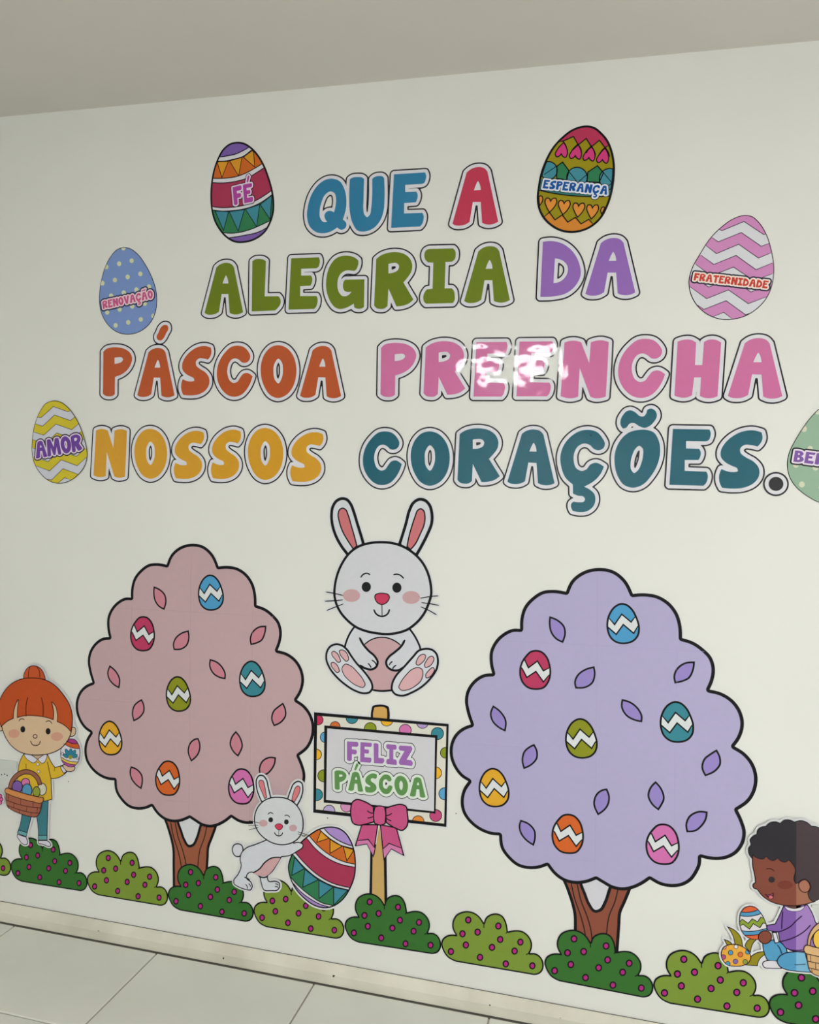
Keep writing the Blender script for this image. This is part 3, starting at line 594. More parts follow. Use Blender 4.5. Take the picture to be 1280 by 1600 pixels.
def tree(nm, label, xf_, crown, leaf, base, brown, whitev, lay_name):
    def rg(q): return Reg(*q, xf_)
    r0 = rg(ab); out = r0(CROWN)
    t = Thing(nm, label, 'tree', base, r0.pt(935, 1495), None)
    rt = rg((830, 1370, S7))
    Hh = rt([(225, -20, 1), (255, 35), (300, 150), (325, 230), (338, 290), (342, 440), (345, 664, 1), (692, 694, 1), (708, 480), (715, 380), (722, 290), (760, 200), (800, 100), (830, 0, 1)])
    V = rt([(395, -10, 1), (412, 60), (440, 130), (475, 215), (515, 263), (545, 255), (580, 200), (618, 90), (650, 20, 1), (520, 0, 1)])
    tr = t.plate('trunk', Hh, BLACK, 0)
    kk = .00170
    bark = offset([[Hh, V]], [-.0085], cell=.0019)[0]
    t.plate('bark', bark, brown, 1, tr); t.plate('paper_gap', V, whitev, 1, tr)
    t.lines('bark_line', [(rt(p, False), .0024) for p in ([(322, 50), (345, 160), (400, 320), (430, 440), (442, 560)], [(368, 50), (400, 190), (450, 320), (480, 430), (488, 580)], [(697, 90), (670, 200), (625, 310), (605, 440), (600, 580)])], BLACK, 2, tr)
    t.plate('crown_outline', out, BLACK, 3)
    fill = offset([[out]], [-.0092], cell=.0032)[0]
    cr_ = t.plate('crown', fill, crown, 4)
    hull_ = None
    seams = []
    for x, y0, y1 in ((815, 995, 1120), (815, 1130, 1340), (934, 900, 1140), (932, 1160, 1366), (1058, 1008, 1090), (1055, 1168, 1376)):
        seams.append((r0.m([(x, y0), (x-.01*(y1-y0), y1)]), .0012))
    for x0, y0, x1, y1 in ((785, 1001, 930, 1008), (930, 1008, 1100, 1018), (730, 1162, 812, 1167), (880, 1341, 930, 1346)):
        seams.append((r0.m([(x0, y0), (x1, y1)]), .0010))
    t.lines('paper_seam', seams, tuple(int(v*.955) for v in crown), 5)
    for q, p in LEAVES:
        o = rg(q)(p); l = t.plate('leaf', o, BLACK, 5); t.plate('leaf_fill', offset([[o]], [-.0050], cell=.0016)[0], leaf, 6, l)
    for typ, pos, cn, rgb in TE:
        E, Z, q, c0 = (EGG_A, ZA, c4, (973.8, 974.3)) if typ == 'A' else (EGG_B, ZB, c3, (836.7, 1046.6))
        sh = W(*pos)-W(*c0)
        r = Reg(*q, (lambda P, s_=sh: P+s_) if xf_ is None else (lambda P, s_=sh: xf_(P+s_)))
        o = r(E); inn = offset([[o]], [-.0052], cell=.0017)[0][0]; hl = hull(inn)
        e = t.plate('egg', o, BLACK, 5, label='small %s egg with a white zigzag band' % cn); t.plate('egg_shell', hl, rgb, 6, e)
        up_, lo_ = r.m(Z[0]), r.m(Z[1]); t.plate('zigzag_band', clip(np.concatenate([up_, lo_[::-1]]), hl), (214, 218, 222), 7, e)
        z1 = clip_line(up_, hl), clip_line(lo_, hl); t.lines('zigzag_line', [(z, .0030) for z in z1], BLACK, 8, e)
    return t
def clip_line(P, hl):
    """keep the stretch of an open line that lies inside a convex shape"""
    P = np.asarray(P); out = []
    n = 14
    Q = np.concatenate([P[i]+(P[i+1]-P[i])*np.linspace(0, 1, n, endpoint=False)[:, None] for i in range(len(P)-1)]+[P[-1:]])
    ins = inside([hl], Q); k = np.where(ins)[0]
    if len(k) < 2: return Q[:0]
    a, b = k[0], k[-1]; keep = [a]+[i for i in range(a+1, b) if i % n == 0]+[b]
    return Q[keep]
Pk = [(260.8, 882.2), (204.8, 934.5), (170.2, 995.5), (145.2, 1065.6), (142, 1143.8), (179.2, 1218.8), (236.6, 1262.5), (342.2, 885.1), (401.6, 945), (435.2, 1016.4), (463.4, 1092.2), (468.1, 1179.7), (330.2, 926.1), (222.8, 991.1), (279.5, 1084.4), (393.9, 1060.9), (173.3, 1152.3), (262.8, 1216.1), (377.5, 1228.6)]
Vk = [(884.6, 924.5), (812.9, 983.1), (769.3, 1052.9), (736.1, 1131.7), (732.2, 1220.6), (780.1, 1305.2), (855.3, 1352.4), (989.2, 927.9), (1066, 996.8), (1108.9, 1077.3), (1148, 1165.9), (1152.9, 1265.5), (973.8, 974.3), (836.7, 1046.6), (908.6, 1153.6), (1057.8, 1127.9), (772.3, 1230.4), (887.5, 1302.6), (1035.7, 1318.8)]
txf = rigid(W(*np.array(Vk).T), W(*np.array(Pk).T))
tree('tree_cutout', 'lilac paper tree with purple leaves and small zigzag eggs', None, (174, 168, 205), (150, 134, 200), .0004, (140, 80, 62), (206, 206, 216), 'lilac')
tree('tree_cutout', 'dusty pink paper tree with rose leaves and small zigzag eggs', txf, (190, 163, 168), (198, 130, 146), .0004, (152, 90, 66), (208, 212, 216), 'pink')

# ------------------------------------------------------------------ egg cut-outs
def egg_base(t, out, rgb, ow, parent=None, name='egg_shell'):
    t.plate('outline', out, BLACK, 0, parent)
    hl = hull(offset([[out]], [-ow], cell=max(ow/2, .0014))[0][0]); t.plate(name, hl, rgb, 1, parent); return hl
def curve_clip(r, p, hl, smooth=True):
    return clip_line(r(p, False) if smooth else r.m(p), hl)
def band(r, a, b, hl, smooth=True):
    A = r(a, False) if smooth else r.m(a); B = r(b, False) if smooth else r.m(b); return clip(np.concatenate([A, B[::-1]]), hl)
# the egg reading FÉ
r = Reg(310, 210, 8.886); out = r([(545, 103), (640, 118), (740, 180), (840, 290), (920, 430), (985, 600), (1030, 760), (1055, 930), (1050, 1080), (1010, 1220), (930, 1360), (800, 1460), (640, 1507), (500, 1500), (380, 1430), (285, 1320), (220, 1200), (180, 1040), (168, 860), (178, 680), (210, 500), (265, 340), (345, 200), (440, 125)])
def striped_egg(t, r, hl, parent, w1u, w1l, w2u, w2l, w3u, w3l, w4u, w4l, ytri, ttri, lw, L=2):
    t.plate('orange_band', band(r, w1l, w2u, hl), (202, 104, 42), L, parent); t.plate('crimson_band', band(r, w2l, w3u, hl), (166, 56, 88), L, parent); t.plate('green_band', band(r, w3l, w4u, hl), (52, 122, 82), L, parent)
    for a, b in ((w1u, w1l), (w2u, w2l), (w3u, w3l), (w4u, w4l)): t.plate('white_stripe', band(r, a, b, hl), (214, 214, 222), L, parent)
    for p in ytri: t.plate('triangle', clip(r.m(p), hl), (214, 150, 46), L+1, parent)
    for p in ttri: t.plate('triangle', clip(r.m(p), hl), (64, 136, 156), L+1, parent)
    ln = [(curve_clip(r, a, hl), lw) for a in (w1u, w1l, w2u, w2l, w3u, w3l, w4u, w4l)]
    ln += [(clip(r.m(p), hl), lw*.85, True) for p in ytri+ttri]
    t.lines('pattern_line', ln, BLACK, L+2, parent)
t = Thing('egg_cutout', 'purple, orange, crimson and green striped egg lettered FÉ', 'egg', .0004, (out.min(0)+out.max(0))/2, 'paper eggs around the greeting')
hl = egg_base(t, out, (124, 96, 172), .0058)
striped_egg(t, r, hl, None, [(240, 310), (285, 315), (400, 302), (520, 275), (630, 225), (715, 175), (760, 145)], [(220, 365), (255, 372), (380, 372), (480, 350), (620, 310), (750, 212), (790, 180)],
    [(160, 605), (195, 610), (340, 612), (500, 595), (640, 550), (790, 470), (905, 400), (940, 375)], [(150, 665), (185, 670), (340, 678), (520, 655), (680, 610), (800, 540), (925, 455), (965, 420)],
    [(150, 985), (190, 1000), (300, 1018), (450, 1015), (620, 990), (800, 920), (920, 850), (1030, 770), (1070, 730)], [(160, 1040), (200, 1050), (330, 1068), (470, 1062), (650, 1035), (820, 975), (930, 910), (1035, 830), (1080, 790)],
    [(270, 1335), (310, 1355), (420, 1372), (560, 1365), (700, 1330), (850, 1270), (1010, 1190), (1050, 1165)], [(340, 1420), (390, 1435), (520, 1425), (660, 1400), (800, 1370), (930, 1310), (1000, 1250), (1030, 1230)],
    [[(262, 382), (330, 600), (420, 376)], [(435, 370), (562, 578), (610, 322)], [(628, 318), (785, 455), (768, 215)]],
    [[(235, 1065), (352, 1335), (422, 1075)], [(430, 1073), (556, 1342), (642, 1045)], [(655, 1040), (812, 1285), (855, 975)], [(862, 975), (1000, 1185), (1025, 848)]], .0022)
word(t, 'FÉ', r.pt(500, 990), r.pt(770, 935), 27.5*.00212, (172, 70, 160), .0042, 5, None, (222, 206, 222), NAVY, .0018, gap=.08)
# the egg reading ESPERANÇA
r = Reg(820, 180, 8); out = r([(790, 130), (875, 150), (960, 215), (1040, 310), (1098, 450), (1128, 620), (1125, 780), (1098, 960), (1045, 1130), (960, 1290), (840, 1400), (700, 1460), (580, 1475), (440, 1450), (330, 1390), (225, 1285), (170, 1170), (152, 1040), (165, 900), (200, 720), (260, 560), (350, 400), (470, 270), (590, 180), (695, 140)])
t = Thing('egg_cutout', 'olive egg with hearts and a blue word ESPERANÇA', 'egg', .0010, (out.min(0)+out.max(0))/2, 'paper eggs around the greeting')
hl = egg_base(t, out, (152, 140, 26), .0060)
capz = [(400, 340), (480, 328), (610, 270), (670, 375), (770, 295), (835, 400), (935, 318), (1005, 410), (1055, 380), (1110, 360)]
t.plate('crimson_cap', clip(r.m(capz+[(1100, 100), (400, 100)]), hl), (180, 54, 90), 2)
orz = [(200, 1300), (235, 1282), (310, 1218), (380, 1312), (470, 1250), (540, 1340), (635, 1280), (705, 1362), (803, 1305), (860, 1372), (900, 1400)]
t.plate('orange_foot', clip(r.m(orz+[(900, 1550), (200, 1550)]), hl), (208, 132, 52), 2)
h1 = [(490, 345, 1), (528, 420), (532, 495), (508, 533), (480, 520), (457, 487, 1), (432, 515), (402, 524), (385, 500), (412, 430)]
H2 = [(325, 1080, 1), (355, 1045), (388, 1042), (402, 1080), (372, 1150), (310, 1216, 1), (275, 1150), (255, 1075), (275, 1040), (305, 1043)]
hs = [r([(u+dx, v_+dy)+tuple(q) for u, v_, *q in h1]) for dx, dy in ((0, 0), (176, 22), (345, 45), (515, 72))]
hs2 = [clip(r([(u+dx, v_+dy)+tuple(q) for u, v_, *q in H2]), hl) for dx, dy in ((-175, -28), (0, 0), (168, 30), (350, 62), (522, 84), (697, 112))]
for h in hs: t.plate('pink_heart', clip(h, hl), (206, 62, 128), 3)
for h in hs2: t.plate('orange_heart', h, (218, 142, 60), 3)
dm = [[(405, 640), (475, 590), (555, 700), (525, 812), (400, 795)], [(790, 715), (910, 635), (985, 725), (930, 845), (780, 835)]]
mid_ = r.m([(100, 480), (1250, 540), (1250, 1040), (100, 935)])
cs = [clip(clip(r.ell(*q), mid_), hl) for q in ((300, 695, 108, 112, 28), (655, 780, 128, 125, 28), (1065, 800, 132, 130, 28))]
t.plate('green_row', clip(r.m([(180, 800), (1150, 840), (1150, 1030), (390, 990), (170, 945)]), hl), (52, 132, 128), 2)
for p in dm: t.plate('green_diamond', r.m(p), (50, 124, 84), 3)
for p in cs: t.plate('teal_circle', p, (68, 140, 158), 4)
lw = .0024
ln = [(clip_line(r.m(capz), hl), lw), (clip_line(r.m(orz), hl), lw)]+[(h, lw, True) for h in hs+hs2 if h is not None]+[(p, lw, True) for p in cs]+[(r.m(p), lw, True) for p in dm]
ln += [(clip_line(r(p, False), hl), lw) for p in ([(480, 328), (500, 360), (520, 400)], [(670, 375), (700, 420), (712, 470)], [(835, 400), (868, 445), (885, 500)], [(1005, 410), (1040, 455), (1062, 520)], [(672, 375), (640, 400), (600, 440)], [(838, 402), (805, 425), (770, 475)], [(1005, 412), (970, 440), (940, 490)], [(170, 940), (390, 985), (1070, 1022)])]
ln += [(r.m(p), lw) for p in ([(245, 745), (400, 640)], [(560, 715), (650, 830)], [(680, 830), (780, 745)], [(985, 720), (1090, 850)], [(1090, 850), (1035, 900)])]
t.lines('pattern_line', [l for l in ln if len(l[0]) > 1], BLACK, 5)
word(t, 'ESPERANÇA', r.pt(225, 918), r.pt(1030, 1000), 13.6*.00178, (24, 84, 160), .0046, 6, None, (214, 222, 234), NAVY, .0014, gap=.07)
# blue dotted egg reading RENOVAÇÃO
r = Reg(140, 370, 8); out = r([(435, 130), (515, 148), (600, 210), (700, 345), (780, 500), (832, 660), (846, 800), (825, 950), (765, 1075), (670, 1165), (560, 1213), (450, 1222), (345, 1195), (240, 1115), (160, 990), (125, 860), (122, 720), (145, 550), (190, 390), (260, 250), (345, 158)])
t = Thing('egg_cutout', 'periwinkle blue egg with pale dots lettered RENOVAÇÃO', 'egg', .0004, (out.min(0)+out.max(0))/2, 'paper eggs around the greeting')
hl = egg_base(t, out, (122, 148, 204), .0022)
for u, v_ in [(372, 338), (528, 300), (212, 378), (320, 542), (478, 503), (637, 465), (163, 580), (272, 738), (430, 700), (588, 662), (745, 625), (222, 945), (378, 908), (535, 870), (693, 835), (328, 1108), (485, 1070), (642, 1033), (800, 992), (425, 142)]:
    p = clip(r.ell(u, v_, 27, 30, 14), hl)
    if p is not None: t.plate('dot', p, (206, 212, 176), 2)
word(t, 'RENOVAÇÃO', r.pt(172, 905), r.pt(800, 768), 11.6*.00225, (200, 92, 140), .0042, 3, None, (232, 204, 216), (44, 48, 80), .0034, gap=.05)
# pink zigzag egg reading FRATERNIDADE
def zig_egg(label, r, out, rgb, white, bands, base, txt, p0, p1, cap, trgb, wb, wd, border, dark, ow, gap=.05):
    t = Thing('egg_cutout', label, 'egg', base, (out.min(0)+out.max(0))/2, 'paper eggs around the greeting')
    hl = egg_base(t, out, rgb, ow); ln = []
    for a, b in bands:
        if b is None: t.plate('white_zigzag', clip(r.m(a), hl), white, 2); ln.append((clip_line(r.m(a), hl), .0014)); continue
        t.plate('white_zigzag', band(r, a, b, hl, False), white, 2); ln += [(clip_line(r.m(q), hl), .0015) for q in (a, b)]
    t.lines('pattern_line', ln, (70, 60, 70), 3)
    word(t, txt, p0, p1, cap, trgb, wb, 4, None, border, dark, wd, gap=gap)
    return t
r = Reg(1040, 320, 5.3333); out = r([(665, 86), (725, 98), (780, 145), (840, 240), (885, 380), (906, 520), (895, 650), (850, 770), (765, 868), (660, 932), (550, 958), (450, 955), (350, 917), (260, 840), (207, 740), (193, 630), (215, 540), (285, 410), (380, 268), (470, 180), (570, 112)])
zig_egg('pink and white zigzag egg lettered FRATERNIDADE', r, out, (204, 138, 192), (212, 214, 222),
 [([(400, 180), (470, 217), (655, 140), (820, 250), (900, 225)], [(340, 240), (440, 310), (632, 232), (798, 347), (910, 305)]), ([(290, 305), (425, 408), (610, 330), (775, 445), (930, 380)], [(240, 380), (403, 498), (588, 423), (755, 542), (940, 465)]),
  ([(180, 445), (382, 592), (567, 520), (735, 632), (950, 555)], [(160, 552), (360, 687), (545, 612), (712, 728), (940, 640)]), ([(150, 645), (343, 783), (525, 710), (690, 825), (900, 745)], [(180, 775), (320, 873), (505, 800), (668, 918), (800, 865)]),
  ([(340, 958), (485, 897), (600, 985)], None)], .0004, 'FRATERNIDADE', W(1083.6, 438.4), W(1199.2, 451.2), 12.3*.00166, (200, 70, 58), .0040, .0030, (236, 220, 212), (40, 44, 62), .0022)
# yellow zigzag egg reading AMOR
r = Reg(40, 610, S5); out = r([(228, 79), (280, 92), (332, 132), (385, 200), (430, 290), (465, 400), (480, 490), (466, 570), (420, 640), (350, 695), (270, 717), (190, 700), (118, 640), (70, 560), (52, 470), (55, 380), (75, 260), (110, 170), (160, 100)])
zig_egg('yellow and white zigzag egg lettered AMOR', r, out, (206, 190, 54), (202, 204, 216),
 [([(80, 208), (125, 210), (220, 125), (330, 165), (370, 150)], [(60, 250), (135, 277), (228, 190), (350, 233), (400, 192)]), ([(50, 315), (145, 345), (238, 260), (360, 303), (440, 235)], [(35, 370), (155, 412), (245, 328), (372, 370), (460, 290)]),
  ([(35, 435), (165, 480), (262, 395), (385, 435), (480, 350)], [(35, 503), (178, 548), (272, 465), (395, 508), (500, 415)]), ([(50, 567), (190, 620), (280, 535), (402, 580), (500, 490)], [(120, 670), (205, 690), (293, 603), (415, 648), (470, 600)]),
  ([(250, 717), (305, 672), (380, 697)], None)], .0026, 'AMOR', W(57.6, 717), W(130.5, 704.5), 25.2*.00228, (110, 70, 158), .0040, .0030, (224, 210, 228), (44, 36, 60), .0022, gap=.02)
# green dotted egg at the right edge, its word runs out of view
r = Reg(1210, 600, 8); out = r([(700, 225), (790, 190), (900, 200), (1010, 270), (1110, 390), (1190, 560), (1240, 740), (1250, 940), (1210, 1130), (1120, 1300), (1000, 1420), (860, 1490), (720, 1510), (560, 1483), (400, 1398), (280, 1300), (200, 1190), (165, 1080), (160, 960), (190, 840), (260, 700), (350, 555), (450, 420), (560, 308)])
t = Thing('egg_cutout', 'sage green egg with pale dots cut off by the right edge', 'egg', .0004, (out.min(0)+out.max(0))/2, 'paper eggs around the greeting')
hl = egg_base(t, out, (148, 178, 156), .0018)
for u, v_ in [(372, 562), (545, 345), (448, 812), (272, 1010), (515, 1045), (345, 1255), (590, 1292), (620, 600), (690, 850), (790, 380), (870, 650), (930, 900), (760, 1090), (830, 1330), (1030, 450), (1110, 700), (1170, 950), (1010, 1130)]:
    p = clip(r.ell(u, v_, 36, 38, 14), hl)
    if p is not None: t.plate('dot', p, (206, 208, 186), 2)
word(t, 'BEN', r.pt(236, 970), r.pt(640, 1022), 18.3*.00165, (128, 92, 166), .0042, 3, None, (228, 218, 232), (34, 32, 44), .0030, gap=.06)

# ------------------------------------------------------------------ figures: helper for outlined printed shapes
def inked(t, name, loop, rgb, lay, ow, parent=None, ink=BLACK, label=None):
    """a printed shape with a drawn outline ow wide; the coloured fill is its child"""
    o = t.plate(name, loop, ink, lay, parent, label=label)
    ow *= 1.2; f_ = offset([[loop]], [-ow], cell=max(ow/2.0, .0009))[0]
    if f_: t.plate(name+'_fill', f_, rgb, lay+1, o if parent is None else parent)
    return o
def margin(t, loops, wd, rgb=(218, 220, 224), cell=.0022):
    m_ = offset([[l] for l in loops], [wd], cell=cell)[0]; m_ = [l for l in m_ if len(l) > 8]
    t.plate('paper_margin', m_, rgb, 0); return m_
# big sitting rabbit
A, B = Reg(490, 765, 5.818), Reg(490, 920, 5.818); mk = .00193/5.818
head = A([(620, 467), (720, 475), (820, 507), (920, 570), (1010, 670), (1060, 780), (1080, 880), (1082, 955), (1060, 1035), (1010, 1142), (930, 1232), (860, 1282), (780, 1310), (680, 1324), (580, 1317), (480, 1297), (390, 1262), (310, 1202), (240, 1122), (200, 1042), (182, 960), (185, 880), (205, 780), (250, 670), (320, 570), (400, 510), (510, 475)])
earl = A([(400, 640, 1), (300, 595, 1), (240, 515), (190, 420), (158, 310), (152, 230), (165, 150), (205, 90), (260, 68), (312, 80), (350, 125), (380, 200), (410, 300), (440, 395), (468, 492, 1)])
earr = A([(770, 492, 1), (800, 400), (830, 300), (860, 185), (900, 110), (960, 75), (1020, 85), (1065, 130), (1090, 210), (1088, 310), (1050, 410), (1000, 510), (948, 602, 1), (850, 640, 1)])
iel = A([(265, 163), (297, 177), (322, 230), (350, 325), (380, 430), (402, 515, 1), (362, 548, 1), (310, 470), (260, 380), (230, 290), (220, 220), (235, 178)]); ier = A([(975, 168), (1005, 185), (1020, 240), (1015, 310), (975, 410), (930, 500), (885, 552, 1), (845, 522, 1), (860, 440), (890, 330), (920, 240), (945, 183)])
body = B([(370, 335, 1), (325, 400), (292, 475), (278, 530), (300, 640), (450, 820), (530, 922, 1), (620, 936), (718, 930, 1), (800, 820), (950, 620), (980, 552), (955, 475), (920, 412), (882, 360, 1), (620, 300, 1)])
footl = B([(205, 494), (262, 505), (312, 545), (352, 605), (400, 670), (460, 735), (510, 800), (540, 855), (545, 905), (515, 948), (460, 958), (380, 935), (290, 880), (200, 800), (140, 720), (110, 640), (115, 570), (150, 515)])
footr = B([(1045, 535), (1092, 550), (1130, 592), (1142, 650), (1130, 730), (1080, 810), (1000, 890), (900, 950), (810, 980), (742, 965), (706, 920), (707, 865), (740, 790), (820, 700), (900, 610), (955, 552), (1000, 537)])
t = Thing('rabbit_cutout', 'large sitting white rabbit cutout with pink soles and belly', 'rabbit', .0008, B.pt(620, 950))
wh = [([(118, 28), (185, 40), (270, 60)]), ([(108, 112), (190, 108), (268, 100)]), ([(125, 195), (200, 165), (272, 137)]), ([(975, 85), (1060, 70), (1135, 63)]), ([(985, 125), (1060, 135), (1140, 150)]), ([(978, 163), (1050, 195), (1120, 235)])]
margin(t, [head, earl, earr, body, footl, footr]+[B.m([(a[0][0], a[0][1]-5), (a[2][0], a[2][1]-5), (a[2][0], a[2][1]+5), (a[0][0], a[0][1]+5)]) for a in wh], .0050)
OW = .0075
inked(t, 'ear', earl, (208, 212, 220), 1, OW); inked(t, 'ear', earr, (208, 212, 220), 1, OW)
for q in (iel, ier): inked(t, 'inner_ear', q, (200, 116, 122), 3, .0034)
bo = t.plate('body', body, BLACK, 1); t.plate('body_fill', offset([[body]], [-.0058], cell=.0022)[0], (208, 211, 220), 2, bo)
belly = B([(462, 508, 1), (520, 465), (600, 441), (665, 444), (730, 467), (795, 512, 1), (745, 568), (685, 618), (660, 672), (675, 718), (720, 742), (800, 745, 1), (735, 840), (708, 918, 1), (620, 928), (538, 916, 1), (530, 850), (478, 745, 1), (540, 732), (575, 705), (588, 668), (568, 615), (515, 560)])
t.plate('belly', belly, (196, 162, 168), 3)
t.lines('arm_line', [(B(p, False), w_*mk) for p, w_ in (([(422, 447), (450, 500), (500, 560), (560, 615), (585, 665), (570, 710), (530, 732), (480, 725), (425, 695)], 16), ([(830, 468), (800, 520), (740, 575), (685, 620), (662, 662), (672, 705), (710, 735), (760, 742), (830, 705)], 16), ([(498, 678), (512, 692), (525, 715)], 9), ([(533, 648), (560, 668), (572, 690)], 9), ([(690, 692), (700, 675), (718, 660)], 9), ([(720, 726), (735, 706), (752, 694)], 9), ([(465, 505), (520, 465), (600, 441), (665, 444), (730, 467), (792, 510)], 9), ([(538, 918), (620, 928), (712, 920)], 14))], BLACK, 4)
for ft, pads in ((footl, ([(290, 680), (340, 695), (400, 750), (460, 830), (475, 872), (458, 897), (400, 885), (330, 840), (270, 770), (258, 720)], [(185, 563), (215, 578), (245, 630), (252, 660), (230, 672), (195, 640), (167, 600), (165, 575)], [(255, 550), (290, 562), (320, 610), (324, 645), (305, 662), (265, 630), (238, 588), (235, 560)], [(178, 663), (207, 677), (235, 720), (240, 752), (220, 764), (185, 735), (160, 695), (160, 672)])),
                 (footr, ([(955, 711), (990, 727), (1000, 770), (985, 830), (930, 885), (860, 920), (797, 922), (775, 898), (790, 850), (840, 780), (900, 725)], [(1000, 589), (1023, 601), (1020, 635), (990, 675), (950, 697), (932, 685), (940, 640), (967, 602)], [(1080, 607), (1100, 627), (1090, 670), (1050, 710), (1018, 717), (1007, 700), (1025, 650), (1050, 617)], [(1090, 711), (1104, 727), (1090, 770), (1050, 808), (1025, 811), (1017, 790), (1045, 740)]))):
    o = t.plate('foot', ft, BLACK, 5); t.plate('foot_fill', offset([[ft]], [-.0062], cell=.0022)[0], (210, 214, 222), 6, o)
    for p in pads:
        q = B(p); t.plate('sole_pad', q, BLACK, 7, o); t.plate('sole_pad_fill', offset([[q]], [-.0026], cell=.0012)[0], (214, 172, 178), 8, o)
hd = t.plate('head', head, BLACK, 5); t.plate('head_fill', offset([[head]], [-OW], cell=.0026)[0], (206, 208, 216), 6, hd)
for u, v_, a, b in ((348, 962, 78, 58), (890, 980, 80, 58)): t.plate('cheek', A.ell(u, v_, a, b, 26), (196, 160, 165), 7, hd)
for u, v_ in ((482, 884), (760, 891)): t.plate('eye', A.ell(u, v_, 42, 46, 24), (30, 30, 34), 7, hd)
nz = B([(555, 72), (562, 50), (590, 38), (640, 36), (682, 47), (697, 72), (688, 104), (660, 135), (625, 147), (588, 135), (562, 102)])
t.plate('nose', nz, BLACK, 7, hd); t.plate('nose_fill', offset([[nz]], [-.0032], cell=.0014)[0], (198, 62, 96), 8, hd)
t.lines('face_line', [(B([(624, 145), (625, 245)], False), 9*mk), (B([(552, 190), (570, 225), (600, 245), (625, 250), (655, 242), (680, 220), (692, 188)], False), 12*mk), (A([(432, 797), (455, 770), (485, 760), (515, 772)], False), 10*mk), (A([(730, 773), (765, 769), (797, 782), (820, 805)], False), 10*mk)], BLACK, 7, hd)
t.lines('whisker', [(B(p, False), 7*mk) for p in wh], BLACK, 8)

# ------------------------------------------------------------------ greeting sign
S_, T_ = Reg(480, 1095, 5.565), Reg(480, 1240, 5.565); mk = .00193/5.565
t = Thing('sign_cutout', 'framed sign on a tan post reading FELIZ PÁSCOA, with a pink bow', 'sign', .0009, T_.pt(620, 960))
ro = S_.m([(62, 98), (1232, 200), (1212, 1095), (55, 970)]); ri = S_.m([(90, 128), (1212, 222), (1193, 1066), (78, 942)])
po = S_.m([(152, 212), (1135, 298), (1118, 978), (147, 882)]); pi_ = S_.m([(178, 238), (1114, 320), (1105, 958), (168, 858)])
tab = S_([(556, 180, 1), (560, 80), (572, 44), (600, 35), (680, 37), (708, 50), (717, 85), (716, 180, 1)])
tabi = S_([(578, 170, 1), (580, 80), (588, 58), (610, 53), (675, 56), (692, 68), (696, 95), (694, 170, 1)])
post = T_.m([(552, 440), (540, 960), (699, 975), (690, 440)])
bows = [T_([(430, 42), (500, 58), (585, 108, 1), (590, 245, 1), (520, 265), (450, 276), (400, 257), (380, 200), (378, 130), (395, 65)]), T_([(680, 118, 1), (740, 98), (830, 85), (868, 105), (880, 170), (886, 215), (870, 292), (830, 321), (775, 303), (685, 248, 1)])]
tails = [T_([(475, 262, 1), (415, 456, 1), (522, 438, 1), (580, 552, 1), (622, 262, 1)]), T_([(634, 262, 1), (668, 580, 1), (735, 482, 1), (850, 542, 1), (782, 290, 1)])]
margin(t, [ro, tab, post]+bows+tails, .0042)
t.plate('post', post, BLACK, 1); t.plate('post_wood', T_.m([(628, 285), (588, 530), (571, 545), (564, 955), (674, 965), (668, 560)]), (198, 164, 104), 2)
t.plate('post_top', tab, BLACK, 1); t.plate('post_top_wood', tabi, (206, 162, 92), 2)
fr = t.plate('frame', ro, BLACK, 3); t.plate('frame_paper', ri, (218, 216, 206), 4, fr)
DOT = {'c': (190, 52, 92), 't': (56, 134, 152), 'y': (232, 176, 48), 'p': (176, 152, 206), 'o': (204, 106, 54), 'g': (134, 148, 40), 'k': (208, 116, 178), 'b': (92, 162, 208), 'l': (182, 166, 208), 'q': (214, 146, 192), 'd': (222, 136, 58), 'm': (190, 74, 124)}
for u, v_, rr, cc in [(98, 165, 46, 'c'), (392, 145, 55, 't'), (695, 165, 56, 'y'), (1005, 187, 54, 'p'), (1135, 283, 56, 't'), (245, 222, 46, 'o'), (551, 240, 55, 'g'), (855, 255, 55, 'k'), (162, 315, 49, 'b'), (80, 465, 50, 'y'), (146, 650, 55, 'g'), (86, 815, 54, 't'), (193, 955, 53, 'l'), (345, 914, 53, 'q'), (967, 1048, 54, 'd'), (1120, 995, 55, 'm'), (1207, 450, 50, 'g'), (1120, 625, 54, 'y'), (1200, 806, 56, 'b')]:
    o = clip(S_.ell(u, v_, rr, rr, 28), ri); i_ = clip(S_.ell(u, v_, rr-6, rr-6, 28), ri)
    t.plate('dot', o, BLACK, 5, fr); t.plate('dot_fill', i_, DOT[cc], 6, fr)
pn = t.plate('panel_edge', po, BLACK, 7); t.plate('panel', pi_, (206, 206, 214), 8, pn)
word(t, 'FELIZ', W(542.9, 1188.3), W(645.5, 1196.8), 31.2*.00193, (154, 102, 176), .0075, 9, pn, (216, 220, 222), BLACK, .0016, gap=.10)
word(t, 'PÁSCOA', W(523.3, 1232.8), W(665.3, 1246), 30.6*.00193, (96, 144, 84), .0075, 9, pn, (216, 226, 218), BLACK, .0016, gap=.10)
BOW, BOWL = (196, 84, 134), (208, 124, 174)
for k, q in enumerate(tails):
    o = t.plate('ribbon_tail', q, BLACK, 10); fl_ = offset([[q]], [-.0034], cell=.0013)[0]; t.plate('ribbon_tail_fill', fl_, BOW, 11, o)
    tip = ([(446, 404), (535, 394), (592, 468), (576, 530), (524, 430), (432, 446)] if k == 0 else [(664, 476), (715, 428), (818, 468), (832, 525), (735, 472), (674, 556)])
    t.plate('ribbon_tip', T_.m(tip), BOWL, 12, o); t.lines('ribbon_line', [(T_.m(tip[:3]), 7*mk)], BLACK, 13, o)
for q in bows: o = t.plate('bow_loop', q, BLACK, 14); t.plate('bow_loop_fill', offset([[q]], [-.0040], cell=.0015)[0], BOW, 15, o)
